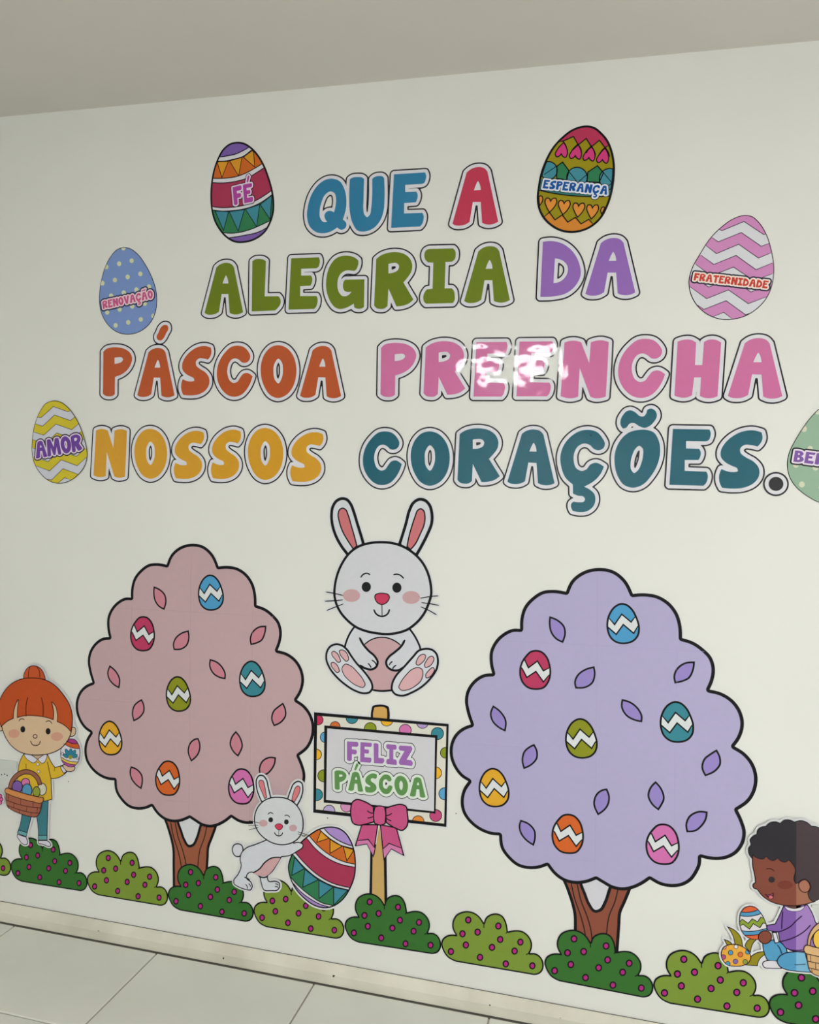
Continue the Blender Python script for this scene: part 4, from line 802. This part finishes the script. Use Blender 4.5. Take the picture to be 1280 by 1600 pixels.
kn = T_([(590, 108, 1), (630, 97), (682, 110, 1), (692, 180), (684, 262, 1), (640, 274), (586, 255, 1), (576, 180)])
o = t.plate('bow_knot', kn, BLACK, 15); t.plate('bow_knot_fill', offset([[kn]], [-.0036], cell=.0013)[0], (200, 88, 138), 16, o)
t.lines('bow_crease', [(T_(p, False), 7*mk) for p in ([(528, 145), (550, 160), (576, 166)], [(530, 207), (555, 204), (578, 194)], [(690, 186), (715, 182), (740, 166)], [(690, 206), (710, 222), (735, 232)])], BLACK, 16)

# ------------------------------------------------------------------ small rabbit pushing the big egg
K = Reg(350, 1200, 5.818); mk = .00205/5.818
head = K([(500, 255), (580, 268), (660, 318), (713, 400), (732, 490), (720, 580), (682, 640), (620, 680), (550, 695), (470, 686), (380, 640), (312, 570), (282, 490), (286, 410), (320, 335), (385, 277), (440, 259)])
e1 = K([(430, 330, 1), (345, 302, 1), (310, 220), (295, 150), (300, 90), (325, 59), (360, 58), (395, 95), (415, 170), (437, 262, 1)]); e2 = K([(600, 340, 1), (580, 275, 1), (605, 200), (640, 130), (680, 110), (715, 125), (729, 180), (715, 260), (672, 342, 1)])
i1 = K([(335, 102), (360, 105), (380, 160), (395, 240), (400, 262, 1), (376, 276, 1), (350, 215), (325, 150), (322, 118)]); i2 = K([(680, 153), (698, 165), (697, 215), (670, 270), (647, 308, 1), (620, 286, 1), (635, 220), (660, 165)])
tail = K([(130, 679), (165, 690), (183, 730), (172, 780), (145, 804), (108, 800), (82, 765), (79, 720), (95, 690)])
body = K([(400, 640, 1), (290, 685), (210, 715), (165, 760), (150, 820), (160, 880), (130, 960), (93, 1012), (95, 1045), (140, 1078), (210, 1102), (250, 1106), (268, 1070), (256, 1030), (215, 990), (228, 955), (262, 943), (300, 962), (332, 982, 1), (342, 1040), (370, 1106), (440, 1112), (495, 1106), (516, 1075), (510, 1035), (470, 1018), (417, 1020), (404, 975, 1), (445, 940), (492, 870), (532, 803, 1), (605, 793), (680, 750), (726, 715), (727, 685), (690, 667), (640, 672, 1), (600, 640, 1)])
egg = K([(960, 527), (1030, 533), (1100, 570), (1158, 650), (1190, 740), (1204, 850), (1195, 980), (1150, 1100), (1090, 1190), (1010, 1250), (930, 1270), (830, 1250), (730, 1180), (650, 1090), (603, 990), (586, 890), (620, 780), (700, 670), (780, 600), (860, 550)])
t = Thing('rabbit_cutout', 'small white rabbit cutout pushing a big striped egg beside the sign', 'rabbit', .0036, K.pt(600, 1250))
margin(t, [head, e1, e2, tail, body, egg], .0052)
t.plate('egg', egg, BLACK, 1, label='big striped egg with purple ends'); EG = t.e.children[-1] if t.e.children else None
EG = [o for o in bpy.data.objects if o.parent == t.e and o.name.startswith('egg')][-1]
hl = hull(offset([[egg]], [-.0042], cell=.0022)[0][0]); t.plate('egg_shell', hl, (170, 140, 206), 2, EG)
r = K
striped_egg(t, r, hl, EG, [(880, 500), (915, 545), (980, 610), (1060, 660), (1180, 705), (1220, 715)], [(840, 520), (880, 560), (950, 625), (1050, 690), (1185, 728), (1230, 740)], [(750, 570), (780, 610), (850, 690), (960, 780), (1080, 840), (1200, 870), (1230, 876)], [(720, 590), (755, 630), (830, 720), (940, 810), (1070, 870), (1200, 897), (1230, 903)],
    [(600, 690), (660, 770), (740, 860), (850, 960), (990, 1040), (1145, 1080), (1200, 1090)], [(580, 720), (640, 790), (730, 890), (840, 985), (980, 1060), (1130, 1100), (1200, 1112)], [(580, 940), (612, 985), (700, 1080), (800, 1160), (900, 1220), (1005, 1245), (1060, 1262)], [(580, 970), (615, 1015), (700, 1115), (800, 1190), (900, 1240), (970, 1258), (1020, 1275)],
    [[(886, 568), (848, 670), (963, 632)], [(970, 638), (970, 770), (1080, 706)], [(1090, 708), (1122, 838), (1188, 738)]],
    [[(648, 805), (622, 970), (735, 910)], [(740, 914), (722, 1078), (862, 1010)], [(868, 1014), (870, 1180), (998, 1077)], [(1003, 1078), (1003, 1240), (1130, 1105)]], .0022, L=3)
TL = inked(t, 'tail', tail, (208, 210, 220), 1, .0030)
bo = t.plate('body', body, BLACK, 7); t.plate('body_fill', offset([[body]], [-.0032], cell=.0016)[0], (207, 211, 220), 8, bo)
t.plate('belly', K([(272, 945, 1), (330, 910), (380, 850), (440, 815), (522, 810, 1), (485, 870), (435, 940), (395, 972), (340, 974)]), (204, 164, 168), 9, bo)
t.lines('body_line', [(K(p, False), w_*mk) for p, w_ in (([(272, 945), (330, 910), (380, 850), (440, 812), (528, 806)], 9), ([(205, 1050), (218, 1068), (220, 1088)], 6), ([(232, 1043), (246, 1058), (248, 1070)], 6), ([(474, 1045), (490, 1048), (502, 1058)], 6), ([(472, 1070), (486, 1070), (500, 1078)], 6), ([(195, 985), (220, 995), (240, 1010)], 8), ([(325, 978), (370, 988), (405, 978)], 9))], BLACK, 10, bo)
inked(t, 'ear', e1, (210, 214, 222), 8, .0034); inked(t, 'ear', e2, (210, 214, 222), 8, .0034)
for q in (i1, i2): inked(t, 'inner_ear', q, (212, 124, 132), 10, .0018)
hd = t.plate('head', head, BLACK, 10); t.plate('head_fill', offset([[head]], [-.0036], cell=.0018)[0], (206, 210, 216), 11, hd)
for u, v_, a, b in ((365, 495, 39, 31), (635, 538, 36, 31)): t.plate('cheek', K.ell(u, v_, a, b, 22), (198, 162, 166), 12, hd)
for u, v_ in ((433, 464), (575, 483)): t.plate('eye', K.ell(u, v_, 21, 23, 18), (30, 30, 34), 12, hd)
nz = K([(469, 517), (485, 502), (520, 498), (544, 520), (535, 546), (507, 559), (481, 542)]); t.plate('nose', nz, BLACK, 12, hd); t.plate('nose_fill', offset([[nz]], [-.0018], cell=.0009)[0], (200, 60, 92), 13, hd)
t.lines('face_line', [(K(p, False), w_*mk) for p, w_ in (([(507, 558), (507, 605)], 5), ([(467, 578), (480, 600), (507, 610), (530, 602), (541, 580)], 7), ([(408, 415), (428, 398), (455, 410)], 6), ([(560, 425), (585, 423), (607, 442)], 6))], BLACK, 12, hd)
t.lines('whisker', [(K(p, False), 5*mk) for p in ([(238, 472), (325, 492)], [(230, 515), (320, 512)], [(238, 555), (320, 533)], [(680, 572), (760, 598)], [(680, 590), (745, 615)], [(722, 612), (775, 600)])], BLACK, 13)

# ------------------------------------------------------------------ red-haired girl with basket
G1, G2 = Reg(0, 1030, 9.143), Reg(0, 1160, 8.886); mk = .00236/9
LI = .0022
face = G1([(1048, 1010), (1030, 1085), (980, 1180), (880, 1280), (760, 1337), (620, 1363), (480, 1363), (330, 1330), (200, 1245), (110, 1125), (58, 1000), (35, 900), (60, 600), (300, 400), (700, 400), (1000, 650)])
hair = G1([(480, 254), (600, 263), (700, 293), (820, 368), (920, 480), (1010, 615), (1055, 750), (1062, 900), (1042, 1034, 1), (930, 930), (838, 885, 1), (840, 780), (815, 670), (770, 608, 1), (795, 730), (790, 862, 1), (700, 830), (550, 806), (400, 801), (268, 830, 1), (272, 700), (287, 573, 1), (262, 620), (235, 700), (222, 840, 1), (130, 885), (42, 965, 1), (10, 850), (3, 700), (18, 580), (70, 470), (150, 370), (250, 300), (365, 262)])
bun = G1([(355, 285, 1), (358, 230), (372, 180), (410, 120), (465, 87), (550, 90), (610, 130), (650, 190), (676, 290, 1)])
earR = G1([(1000, 980), (1055, 958), (1088, 965), (1106, 1020), (1085, 1082), (1040, 1102), (990, 1080)]); earL = G1([(60, 900), (0, 868), (-35, 890), (-55, 950), (-30, 1005), (40, 1022), (80, 990)])
shirt = G2([(345, 150, 1), (295, 250), (262, 400, 1), (250, 600, 1), (500, 760), (640, 812, 1), (745, 785, 1), (733, 500, 1), (810, 492), (890, 455), (955, 400, 1), (885, 305, 1), (785, 335, 1), (735, 265), (685, 160, 1)])
cuff = G2([(860, 330), (885, 305, 1), (955, 398, 1), (905, 425, 1), (880, 385)]); hand = G2([(888, 300, 1), (900, 350), (950, 395), (1005, 400), (1050, 380), (1065, 335, 1), (1000, 260, 1)])
hegg = G1([(1040, 1124), (1090, 1135), (1138, 1190), (1165, 1280), (1162, 1390), (1130, 1478), (1060, 1532), (985, 1522), (912, 1460), (886, 1370), (895, 1260), (935, 1182), (985, 1135)])
legl = G2([(322, 960, 1), (300, 1110), (258, 1240, 1), (385, 1302, 1), (462, 1010, 1)]); legr = G2([(520, 1000, 1), (545, 1200), (546, 1346, 1), (676, 1346, 1), (692, 790, 1), (600, 780, 1)])
cfl = G2([(282, 1200, 1), (402, 1242, 1), (386, 1302, 1), (256, 1250, 1)]); cfr = G2([(548, 1276, 1), (676, 1276, 1), (676, 1346, 1), (546, 1346, 1)])
shl = G2([(262, 1258, 1), (256, 1285), (285, 1345), (325, 1395), (370, 1415), (402, 1403), (402, 1350), (385, 1298, 1)]); shr = G2([(548, 1345, 1), (552, 1390), (620, 1408), (700, 1437), (728, 1428), (722, 1390), (672, 1345, 1)])
bask = G2([(105, 690, 1), (110, 800), (130, 880), (200, 932), (330, 987), (460, 1022), (530, 1024), (577, 970), (602, 880), (614, 815, 1), (480, 770), (300, 740), (150, 690)])
rim = G2([(115, 618), (95, 640), (98, 682), (150, 712), (300, 767), (480, 812), (608, 828), (630, 805), (630, 752), (560, 737), (400, 700), (200, 640)])
hout = G2([(130, 640, 1), (170, 500), (250, 410), (370, 362), (480, 385), (560, 450), (608, 580, 1), (548, 580, 1), (515, 500), (440, 440), (370, 434), (290, 470), (222, 540), (190, 640, 1)])
t = Thing('child_cutout', 'cutout of a red-haired child in a yellow shirt with an egg basket', 'figure', .0060, G2.pt(500, 1420))
margin(t, [face, hair, bun, earR, earL, shirt, hand, hegg, legl, legr, shl, shr, bask, rim, hout, G2.m([(685, 170), (890, 90), (885, 300), (785, 335)])], .0045)
SK = (212, 184, 152)
for q in (earL, earR): inked(t, 'ear', q, SK, 1, LI, ink=(46, 22, 26))
LG = (62, 124, 136); lo = inked(t, 'leg', legl, LG, 1, LI); inked(t, 'trouser_cuff', cfl, (104, 164, 172), 3, .0016, lo)
lo2 = inked(t, 'leg', legr, LG, 1, LI); inked(t, 'trouser_cuff', cfr, (104, 164, 172), 3, .0016, lo2)
for q in (shl, shr): inked(t, 'shoe', q, (216, 212, 226), 4, LI)
so = inked(t, 'shirt', shirt, (214, 176, 50), 3, LI, ink=(40, 26, 44))
inked(t, 'hand', hand, SK, 5, LI, ink=(40, 26, 44)); inked(t, 'cuff', cuff, (214, 210, 224), 6, LI, ink=(40, 26, 44))
t.plate('neck', G2.m([(465, 165), (610, 170), (540, 222)]), (196, 168, 146), 5)
for q in ([(345, 150, 1), (390, 220), (440, 258), (485, 279), (520, 262), (545, 222, 1), (500, 190), (440, 150, 1)], [(680, 150, 1), (662, 235), (640, 270), (610, 283), (575, 262), (545, 222, 1), (590, 185), (640, 150, 1)]): inked(t, 'collar', G2(q), (214, 212, 226), 6, .0016, so)
for u, v_ in ((547, 293), (557, 395)): inked(t, 'button', G2.ell(u, v_, 20, 25, 16), (218, 214, 206), 5, .0010, so)
t.lines('shirt_line', [(G2(p, False), .0020) for p in ([(383, 288), (385, 350)], [(678, 258), (708, 400), (728, 500)], [(778, 345), (775, 388)])], (60, 34, 44), 5, so)
inked(t, 'basket_handle', hout, (150, 96, 76), 8, LI, ink=(60, 30, 28))
EC = [((605, 640, 66, 88), (208, 204, 184)), ((378, 545, 62, 62), (206, 120, 168)), ((530, 675, 54, 78), (146, 158, 60)), ((265, 605, 75, 90), (124, 92, 168)), ((402, 655, 73, 97), (84, 150, 186))]
for k, ((u, v_, a, b), rgb) in enumerate(EC): inked(t, 'basket_egg', G2.ell(u, v_, a, b, 24), rgb, 5+2*k, LI, ink=(40, 24, 50))
bk = inked(t, 'basket', bask, (160, 96, 76), 15, LI, ink=(60, 30, 28)); hlb = hull(bask)
t.lines('basket_line', [(clip_line(G2(p, False), hlb), .0017) for p in ([(80, 775), (115, 788), (300, 850), (480, 885), (640, 895)], [(90, 850), (130, 862), (300, 920), (450, 957), (640, 970)])]+[(G2.m(p), .0017) for p in ([(150, 715), (145, 795)], [(318, 770), (315, 852)], [(490, 812), (487, 885)], [(222, 820), (220, 890)], [(405, 868), (395, 940)], [(548, 890), (542, 965)], [(150, 868), (148, 900)], [(300, 920), (297, 975)], [(463, 958), (458, 1018)])], (84, 40, 34), 17, bk)
rm = inked(t, 'basket_rim', rim, (206, 138, 82), 17, LI, ink=(60, 30, 28)); 
eh = hull(offset([[hegg]], [-LI], cell=.0012)[0][0])
eo = t.plate('held_egg', hegg, (40, 26, 60), 7); t.plate('egg_shell', eh, (214, 210, 218), 8, eo)
t.plate('egg_stripe', clip(G1([(880, 1100, 1), (960, 1150), (1060, 1195), (1180, 1190, 1), (1180, 1080, 1)]), eh), (170, 60, 130), 9, eo)
t.plate('egg_stripe', band(G1, [(900, 1130), (975, 1160), (1060, 1195), (1180, 1188)], [(880, 1160), (935, 1195), (1030, 1248), (1180, 1268)], eh), (206, 92, 42), 9, eo)
t.plate('egg_stripe', band(G1, [(870, 1370), (1000, 1440), (1180, 1455)], [(880, 1410), (1000, 1480), (1180, 1492)], eh), (226, 190, 80), 9, eo)
t.plate('egg_stripe', clip(G1([(880, 1415, 1), (1000, 1484), (1180, 1495, 1), (1100, 1600, 1), (900, 1600, 1)]), eh), (170, 84, 160), 9, eo)
for u, v_, a, b, ro_ in ((985, 1325, 28, 62, -.45), (1075, 1335, 28, 58, .45), (1032, 1320, 28, 55, .05), (960, 1370, 24, 45, -.9), (1095, 1375, 24, 42, .9)): inked(t, 'petal', clip(G1.ell(u, v_, a, b, 16, ro_), eh), (48, 130, 156), 10, .0010, eo, ink=(24, 40, 70))
t.plate('petal_centre', G1.ell(1030, 1388, 30, 30, 12), (150, 150, 50), 12, eo)
t.lines('egg_line', [(clip_line(G1(p, False), eh), .0015) for p in ([(900, 1130), (975, 1160), (1060, 1195), (1180, 1188)], [(880, 1160), (935, 1195), (1030, 1248), (1180, 1268)], [(870, 1370), (1000, 1440), (1180, 1455)], [(880, 1410), (1000, 1480), (1180, 1492)])]+[(G1.ell(1130, 1402, 18, 20, 10), .0011, True), (G1.ell(918, 1340, 18, 22, 10), .0011, True)], (40, 26, 60), 12, eo)
fo = inked(t, 'face', face, SK, 9, .0026, ink=(46, 22, 26))
for u, v_, a, b in ((225, 1053, 80, 62), (838, 1095, 85, 62)): t.plate('cheek', G1.ell(u, v_, a, b, 24), (206, 154, 132), 11, fo)
for u, v_ in ((352, 992), (712, 1020)): t.plate('eye', G1.ell(u, v_, 34, 45, 18), (28, 26, 28), 11, fo)
t.lines('face_line', [(G1(p, False), w_*mk) for p, w_ in (([(297, 875), (325, 843), (375, 853)], 8), ([(680, 885), (728, 871), (768, 913)], 8), ([(462, 1155), (485, 1205), (535, 1222), (582, 1205), (602, 1158)], 9))]+[(G1.ell(527, 1092, 29, 26, 14), 8*mk, True)], (50, 26, 26), 11, fo)
bo = inked(t, 'hair_bun', bun, (194, 86, 46), 9, .0022, ink=(52, 18, 20))
ho = inked(t, 'hair', hair, (188, 80, 38), 12, .0024, ink=(52, 18, 20))
t.lines('hair_line', [(G1(p, False), 9*mk) for p in ([(425, 535), (405, 620), (402, 805)], [(617, 538), (640, 640), (640, 808)])], (70, 24, 22), 14, ho)
t.lines('hair_line', [(G1(p, False), 8*mk) for p in ([(455, 95), (435, 170), (430, 255)], [(545, 92), (585, 160), (592, 255)])], (70, 24, 22), 11, bo)

# flower at the far left
r = Reg(0, 1170, 12.3)
t = Thing('flower_cutout', 'magenta paper flower half cut off at the left edge below the socket', 'flower', .0100, r.pt(-20, 950))
pet = [r.ell(-8+78*math.cos(a), 950+88*math.sin(a), 40, 40, 14) for a in np.linspace(0, 2*math.pi, 9)[:-1]]
un = offset([[p] for p in pet], [.0002], cell=.0016)[0]
margin(t, pet, .0040, cell=.002); t.plate('outline', un, (70, 16, 56), 1)
for p in pet: t.plate('petal', offset([[p]], [-.0020], cell=.0016)[0], (204, 96, 150), 2)
t.plate('flower_centre', r.ell(-6, 945, 40, 44, 18), (150, 24, 84), 3)
r = Reg(0, 1170, 12.3)

# ------------------------------------------------------------------ crouching boy with basket, at the right edge
Y = Reg(1110, 1270, 7.529); Z_ = Reg(1110, 1380, 7.529); mk = .00162/7.529
hair = Y([(495, 480, 1), (487, 527, 1), (445, 465), (443, 400), (470, 358), (458, 305), (490, 262), (540, 235, 1), (550, 185), (595, 150), (645, 143, 1), (690, 102), (760, 88), (818, 106, 1), (860, 70), (925, 66), (985, 92, 1), (1045, 74), (1125, 92), (1185, 140, 1), (1250, 148), (1320, 190, 1), (1390, 260), (1400, 330, 1), (1440, 400), (1430, 500, 1), (1450, 600), (1420, 720, 1), (1400, 830), (1330, 960), (1200, 1035, 1), (1160, 1000), (1135, 925, 1), (1168, 860), (1150, 800), (1105, 768), (1060, 780), (1030, 808), (1000, 820, 1), (975, 780), (987, 640), (960, 590), (915, 543, 1), (880, 568), (830, 560), (785, 520, 1), (740, 550), (690, 537), (652, 500, 1), (620, 530), (560, 525), (500, 490, 1)])
face = Y([(487, 480, 1), (490, 620), (513, 720), (522, 802, 1), (493, 825), (500, 870), (545, 888, 1), (600, 960), (700, 1030), (800, 1065), (950, 1083), (1100, 1067), (1230, 1030, 1), (1250, 700, 1), (1000, 450, 1)])
ear = Y([(1028, 812), (1060, 778), (1108, 766), (1152, 800), (1170, 860), (1142, 912), (1100, 922), (1060, 905)])
shirt = Z_([(860, 235, 1), (800, 370), (755, 460, 1), (660, 475, 1), (660, 532), (720, 553), (790, 560, 1), (810, 672, 1), (840, 700), (875, 745), (930, 775), (1110, 792, 1), (1300, 760, 1), (1300, 500, 1), (1235, 440, 1), (1200, 340), (1140, 235, 1)])
collar = Z_([(858, 250, 1), (900, 300), (980, 317), (1060, 305), (1118, 240, 1), (1060, 262), (980, 280), (900, 262)])
cuff = Z_([(718, 560, 1), (772, 556, 1), (808, 676, 1), (752, 690, 1)]); hand = Z_.ell(637, 615, 83, 82, 28)
egg = Z_([(465, 250), (525, 264), (590, 328), (640, 420), (664, 520), (645, 600), (565, 645), (470, 640), (390, 590), (345, 500), (335, 420), (350, 330), (400, 268)])
thigh = Z_([(605, 680, 1), (618, 780), (660, 892, 1), (800, 900), (900, 850, 1), (900, 770), (840, 690), (760, 640, 1)]); leg = Z_([(775, 900), (800, 845), (860, 805), (950, 787), (1110, 790, 1), (1140, 900), (1180, 1034, 1), (1000, 1020), (880, 1000), (805, 960)])
shoe = Z_([(605, 935), (615, 910), (650, 893), (780, 895, 1), (840, 990, 1), (720, 990), (620, 972)])
gr = [Z_(p) for p in ([(188, 490, 1), (300, 545), (358, 620), (382, 735, 1), (285, 720, 1), (260, 610)], [(153, 640, 1), (230, 672), (270, 715, 1), (190, 715, 1)], [(555, 640, 1), (500, 700), (472, 810, 1), (398, 725, 1), (440, 650), (480, 630, 1)], [(632, 785, 1), (540, 800), (470, 845), (395, 950, 1), (552, 960, 1), (580, 880), (642, 828, 1)])]
degg = Z_([(230, 700), (320, 704), (400, 740), (460, 800), (478, 862), (450, 922), (380, 957), (285, 965), (190, 945), (135, 882), (120, 810), (150, 735)])
bh = Z_([(1128, 730, 1), (1145, 600), (1200, 500), (1290, 430), (1400, 420), (1500, 500), (1560, 620), (1580, 740, 1), (1545, 740, 1), (1520, 640), (1460, 550), (1380, 500), (1290, 520), (1225, 570), (1185, 640), (1170, 740, 1)])
bb_ = Z_([(1118, 800, 1), (1130, 900), (1160, 1010), (1205, 1050), (1330, 1085), (1450, 1080), (1540, 1040), (1580, 930), (1590, 820, 1)]); brm = Z_([(1105, 710), (1085, 750), (1100, 795), (1200, 830), (1350, 855), (1500, 850), (1600, 825), (1625, 780), (1600, 735), (1500, 750), (1350, 750), (1220, 725)])
beggs = [(1290, 640, 95, 120, (232, 190, 74)), (1420, 640, 80, 110, (176, 152, 206)), (1520, 690, 60, 80, (92, 162, 208))]
t = Thing('child_cutout', 'cutout of a crouching dark-haired child in a purple jumper holding an egg', 'figure', .0060, Z_.pt(900, 1040))
margin(t, [hair, face, shirt, egg, hand, thigh, leg, shoe, degg, bb_, brm]+gr, .0046)
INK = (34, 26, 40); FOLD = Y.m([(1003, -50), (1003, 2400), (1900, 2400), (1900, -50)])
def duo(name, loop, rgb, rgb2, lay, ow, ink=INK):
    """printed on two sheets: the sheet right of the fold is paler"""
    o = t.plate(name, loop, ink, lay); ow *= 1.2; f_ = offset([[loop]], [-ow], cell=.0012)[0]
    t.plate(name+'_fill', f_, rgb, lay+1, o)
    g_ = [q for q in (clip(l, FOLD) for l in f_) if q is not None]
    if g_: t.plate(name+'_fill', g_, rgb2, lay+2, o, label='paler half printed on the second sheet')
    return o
for q in gr: inked(t, 'grass_blade', q, (146, 136, 36), 1, .0018, ink=INK)
do = inked(t, 'dotted_egg', degg, (226, 168, 66), 3, .0020, ink=INK); dh = hull(offset([[degg]], [-.0020], cell=.0012)[0][0])
for u, v_, rr, rgb in ((298, 730, 27, (220, 220, 228)), (235, 800, 31, (82, 150, 190)), (350, 822, 32, (214, 110, 62)), (435, 792, 30, (82, 150, 190)), (150, 852, 32, (176, 80, 130)), (292, 903, 31, (130, 100, 176)), (407, 908, 32, (136, 156, 60)), (202, 930, 31, (82, 150, 190)), (160, 735, 28, (206, 150, 150))):
    a, b = clip(Z_.ell(u, v_, rr, rr, 16), dh), clip(Z_.ell(u, v_, rr-7, rr-7, 16), dh)
    if a is not None: t.plate('dot', a, (70, 50, 50), 5, do)
    if b is not None: t.plate('dot_fill', b, rgb, 6, do)
inked(t, 'thigh', thigh, (84, 154, 196), 1, .0020, ink=INK); inked(t, 'shoe', shoe, (218, 214, 224), 1, .0020, ink=INK)
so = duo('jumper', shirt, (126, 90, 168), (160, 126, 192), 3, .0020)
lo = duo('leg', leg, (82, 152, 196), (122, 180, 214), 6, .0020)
t.lines('trouser_line', [(Z_(p, False), 9*mk) for p in ([(785, 710), (815, 755), (833, 810)], )], (24, 40, 66), 6)
t.lines('trouser_line', [(Z_(p, False), 9*mk) for p in ([(985, 942), (1110, 932)], )], (24, 40, 66), 9, lo)
t.plate('neck', Z_([(880, 235, 1), (930, 275), (985, 288), (1050, 268), (1085, 230, 1)]), (96, 66, 60), 5)
inked(t, 'collar', collar, (216, 212, 224), 6, .0010, ink=INK)
t.lines('jumper_line', [(Z_(p, False), 10*mk) for p in ([(848, 320), (838, 420), (835, 520)], [(720, 556), (790, 556), (870, 530), (940, 490), (1000, 430), (1070, 368)], [(808, 670), (930, 640), (1040, 590), (1110, 540), (1172, 475)], [(880, 745), (950, 768), (1090, 768)])], (50, 24, 66), 6, so)
eo = inked(t, 'held_egg', egg, (216, 212, 218), 7, .0020, ink=INK); eh = hull(offset([[egg]], [-.0020], cell=.0012)[0][0])
t.plate('egg_stripe', clip(Z_([(330, 310, 1), (370, 322), (480, 320), (600, 270, 1), (600, 200, 1), (330, 200, 1)]), eh), (214, 98, 58), 9, eo)
t.plate('egg_stripe', band(Z_, [(330, 312), (370, 322), (480, 320), (600, 272)], [(330, 360), (400, 372), (500, 366), (640, 320)], eh), (84, 152, 196), 9, eo)
zu, zl = [(320, 465), (370, 405), (440, 455), (490, 400), (550, 437), (590, 380), (640, 405), (680, 380)], [(320, 510), (378, 462), (455, 522), (500, 458), (577, 505), (615, 448), (670, 470)]
t.plate('egg_zigzag', clip(np.concatenate([Z_.m(zu), Z_.m(zl)[::-1]]), eh), (136, 158, 56), 9, eo)
bl1, bl2 = [(340, 532), (380, 542), (500, 546), (690, 500)], [(360, 585), (400, 592), (500, 592), (680, 560)]
t.plate('egg_stripe', band(Z_, bl1, bl2, eh), (84, 152, 196), 9, eo); t.plate('egg_stripe', clip(Z_(bl2+[(700, 700, 1), (360, 700, 1)]), eh), (214, 98, 58), 9, eo)
t.lines('egg_line', [(clip_line(Z_(p, False), eh), .0016) for p in ([(330, 312), (370, 322), (480, 320), (600, 272)], [(330, 360), (400, 372), (500, 366), (640, 320)], bl1, bl2)]+[(clip_line(Z_.m(p), eh), .0016) for p in (zu, zl)], INK, 10, eo)
inked(t, 'hand', hand, (130, 72, 58), 11, .0020, ink=(50, 24, 24)); inked(t, 'cuff', cuff, (216, 212, 224), 11, .0018, ink=INK)
for u, v_, a, b, rgb in beggs: inked(t, 'basket_egg', Z_.ell(u, v_, a, b, 26), rgb, 9, .0020, ink=INK)
inked(t, 'basket_handle', bh, (208, 170, 122), 11, .0020, ink=(60, 34, 30))
bk = inked(t, 'basket', bb_, (206, 166, 118), 13, .0020, ink=(60, 34, 30)); hb = hull(bb_)
t.lines('basket_line', [(clip_line(Z_(p, False), hb), .0016) for p in ([(1100, 888), (1140, 895), (1300, 925), (1600, 920)], [(1110, 965), (1150, 972), (1300, 1005), (1600, 1000)])]+[(Z_.m(p), .0016) for p in ([(1168, 830), (1172, 895)], [(1290, 850), (1290, 922)], [(1230, 912), (1232, 985)], [(1185, 985), (1190, 1035)], [(1300, 1008), (1302, 1075)], [(1400, 855), (1400, 925)], [(1500, 855), (1500, 925)], [(1350, 930), (1350, 1005)], [(1460, 925), (1460, 1003)], [(1420, 1008), (1420, 1080)])], (70, 44, 38), 15, bk)
inked(t, 'basket_rim', brm, (214, 176, 128), 15, .0020, ink=(60, 34, 30))
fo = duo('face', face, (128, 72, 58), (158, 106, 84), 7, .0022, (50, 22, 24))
inked(t, 'ear', ear, (166, 112, 92), 12, .0018, ink=(50, 22, 24))
t.plate('cheek', clip(Y.ell(875, 832, 90, 50, 24), Y.m([(0, 0), (1002, 0), (1002, 1500), (0, 1500)])), (118, 58, 47), 9, fo)
t.plate('eye', Y.ell(716, 770, 38, 36, 20), (46, 44, 48), 9, fo)
t.lines('face_line', [(Y(p, False), 8*mk) for p in ([(655, 643), (705, 643), (745, 668)], )], (60, 20, 26), 9, fo)
mo = t.plate('mouth', Y([(630, 935, 1), (690, 943), (740, 922, 1), (740, 965), (722, 1000), (692, 992), (660, 968)]), (80, 20, 40), 9, fo); t.plate('tongue', Y.ell(706, 976, 24, 17, 14), (206, 110, 120), 10, fo)
t.plate('teeth', Y.m([(655, 944), (690, 952), (728, 938), (726, 948), (690, 960), (662, 952)]), (140, 90, 110), 10, fo)
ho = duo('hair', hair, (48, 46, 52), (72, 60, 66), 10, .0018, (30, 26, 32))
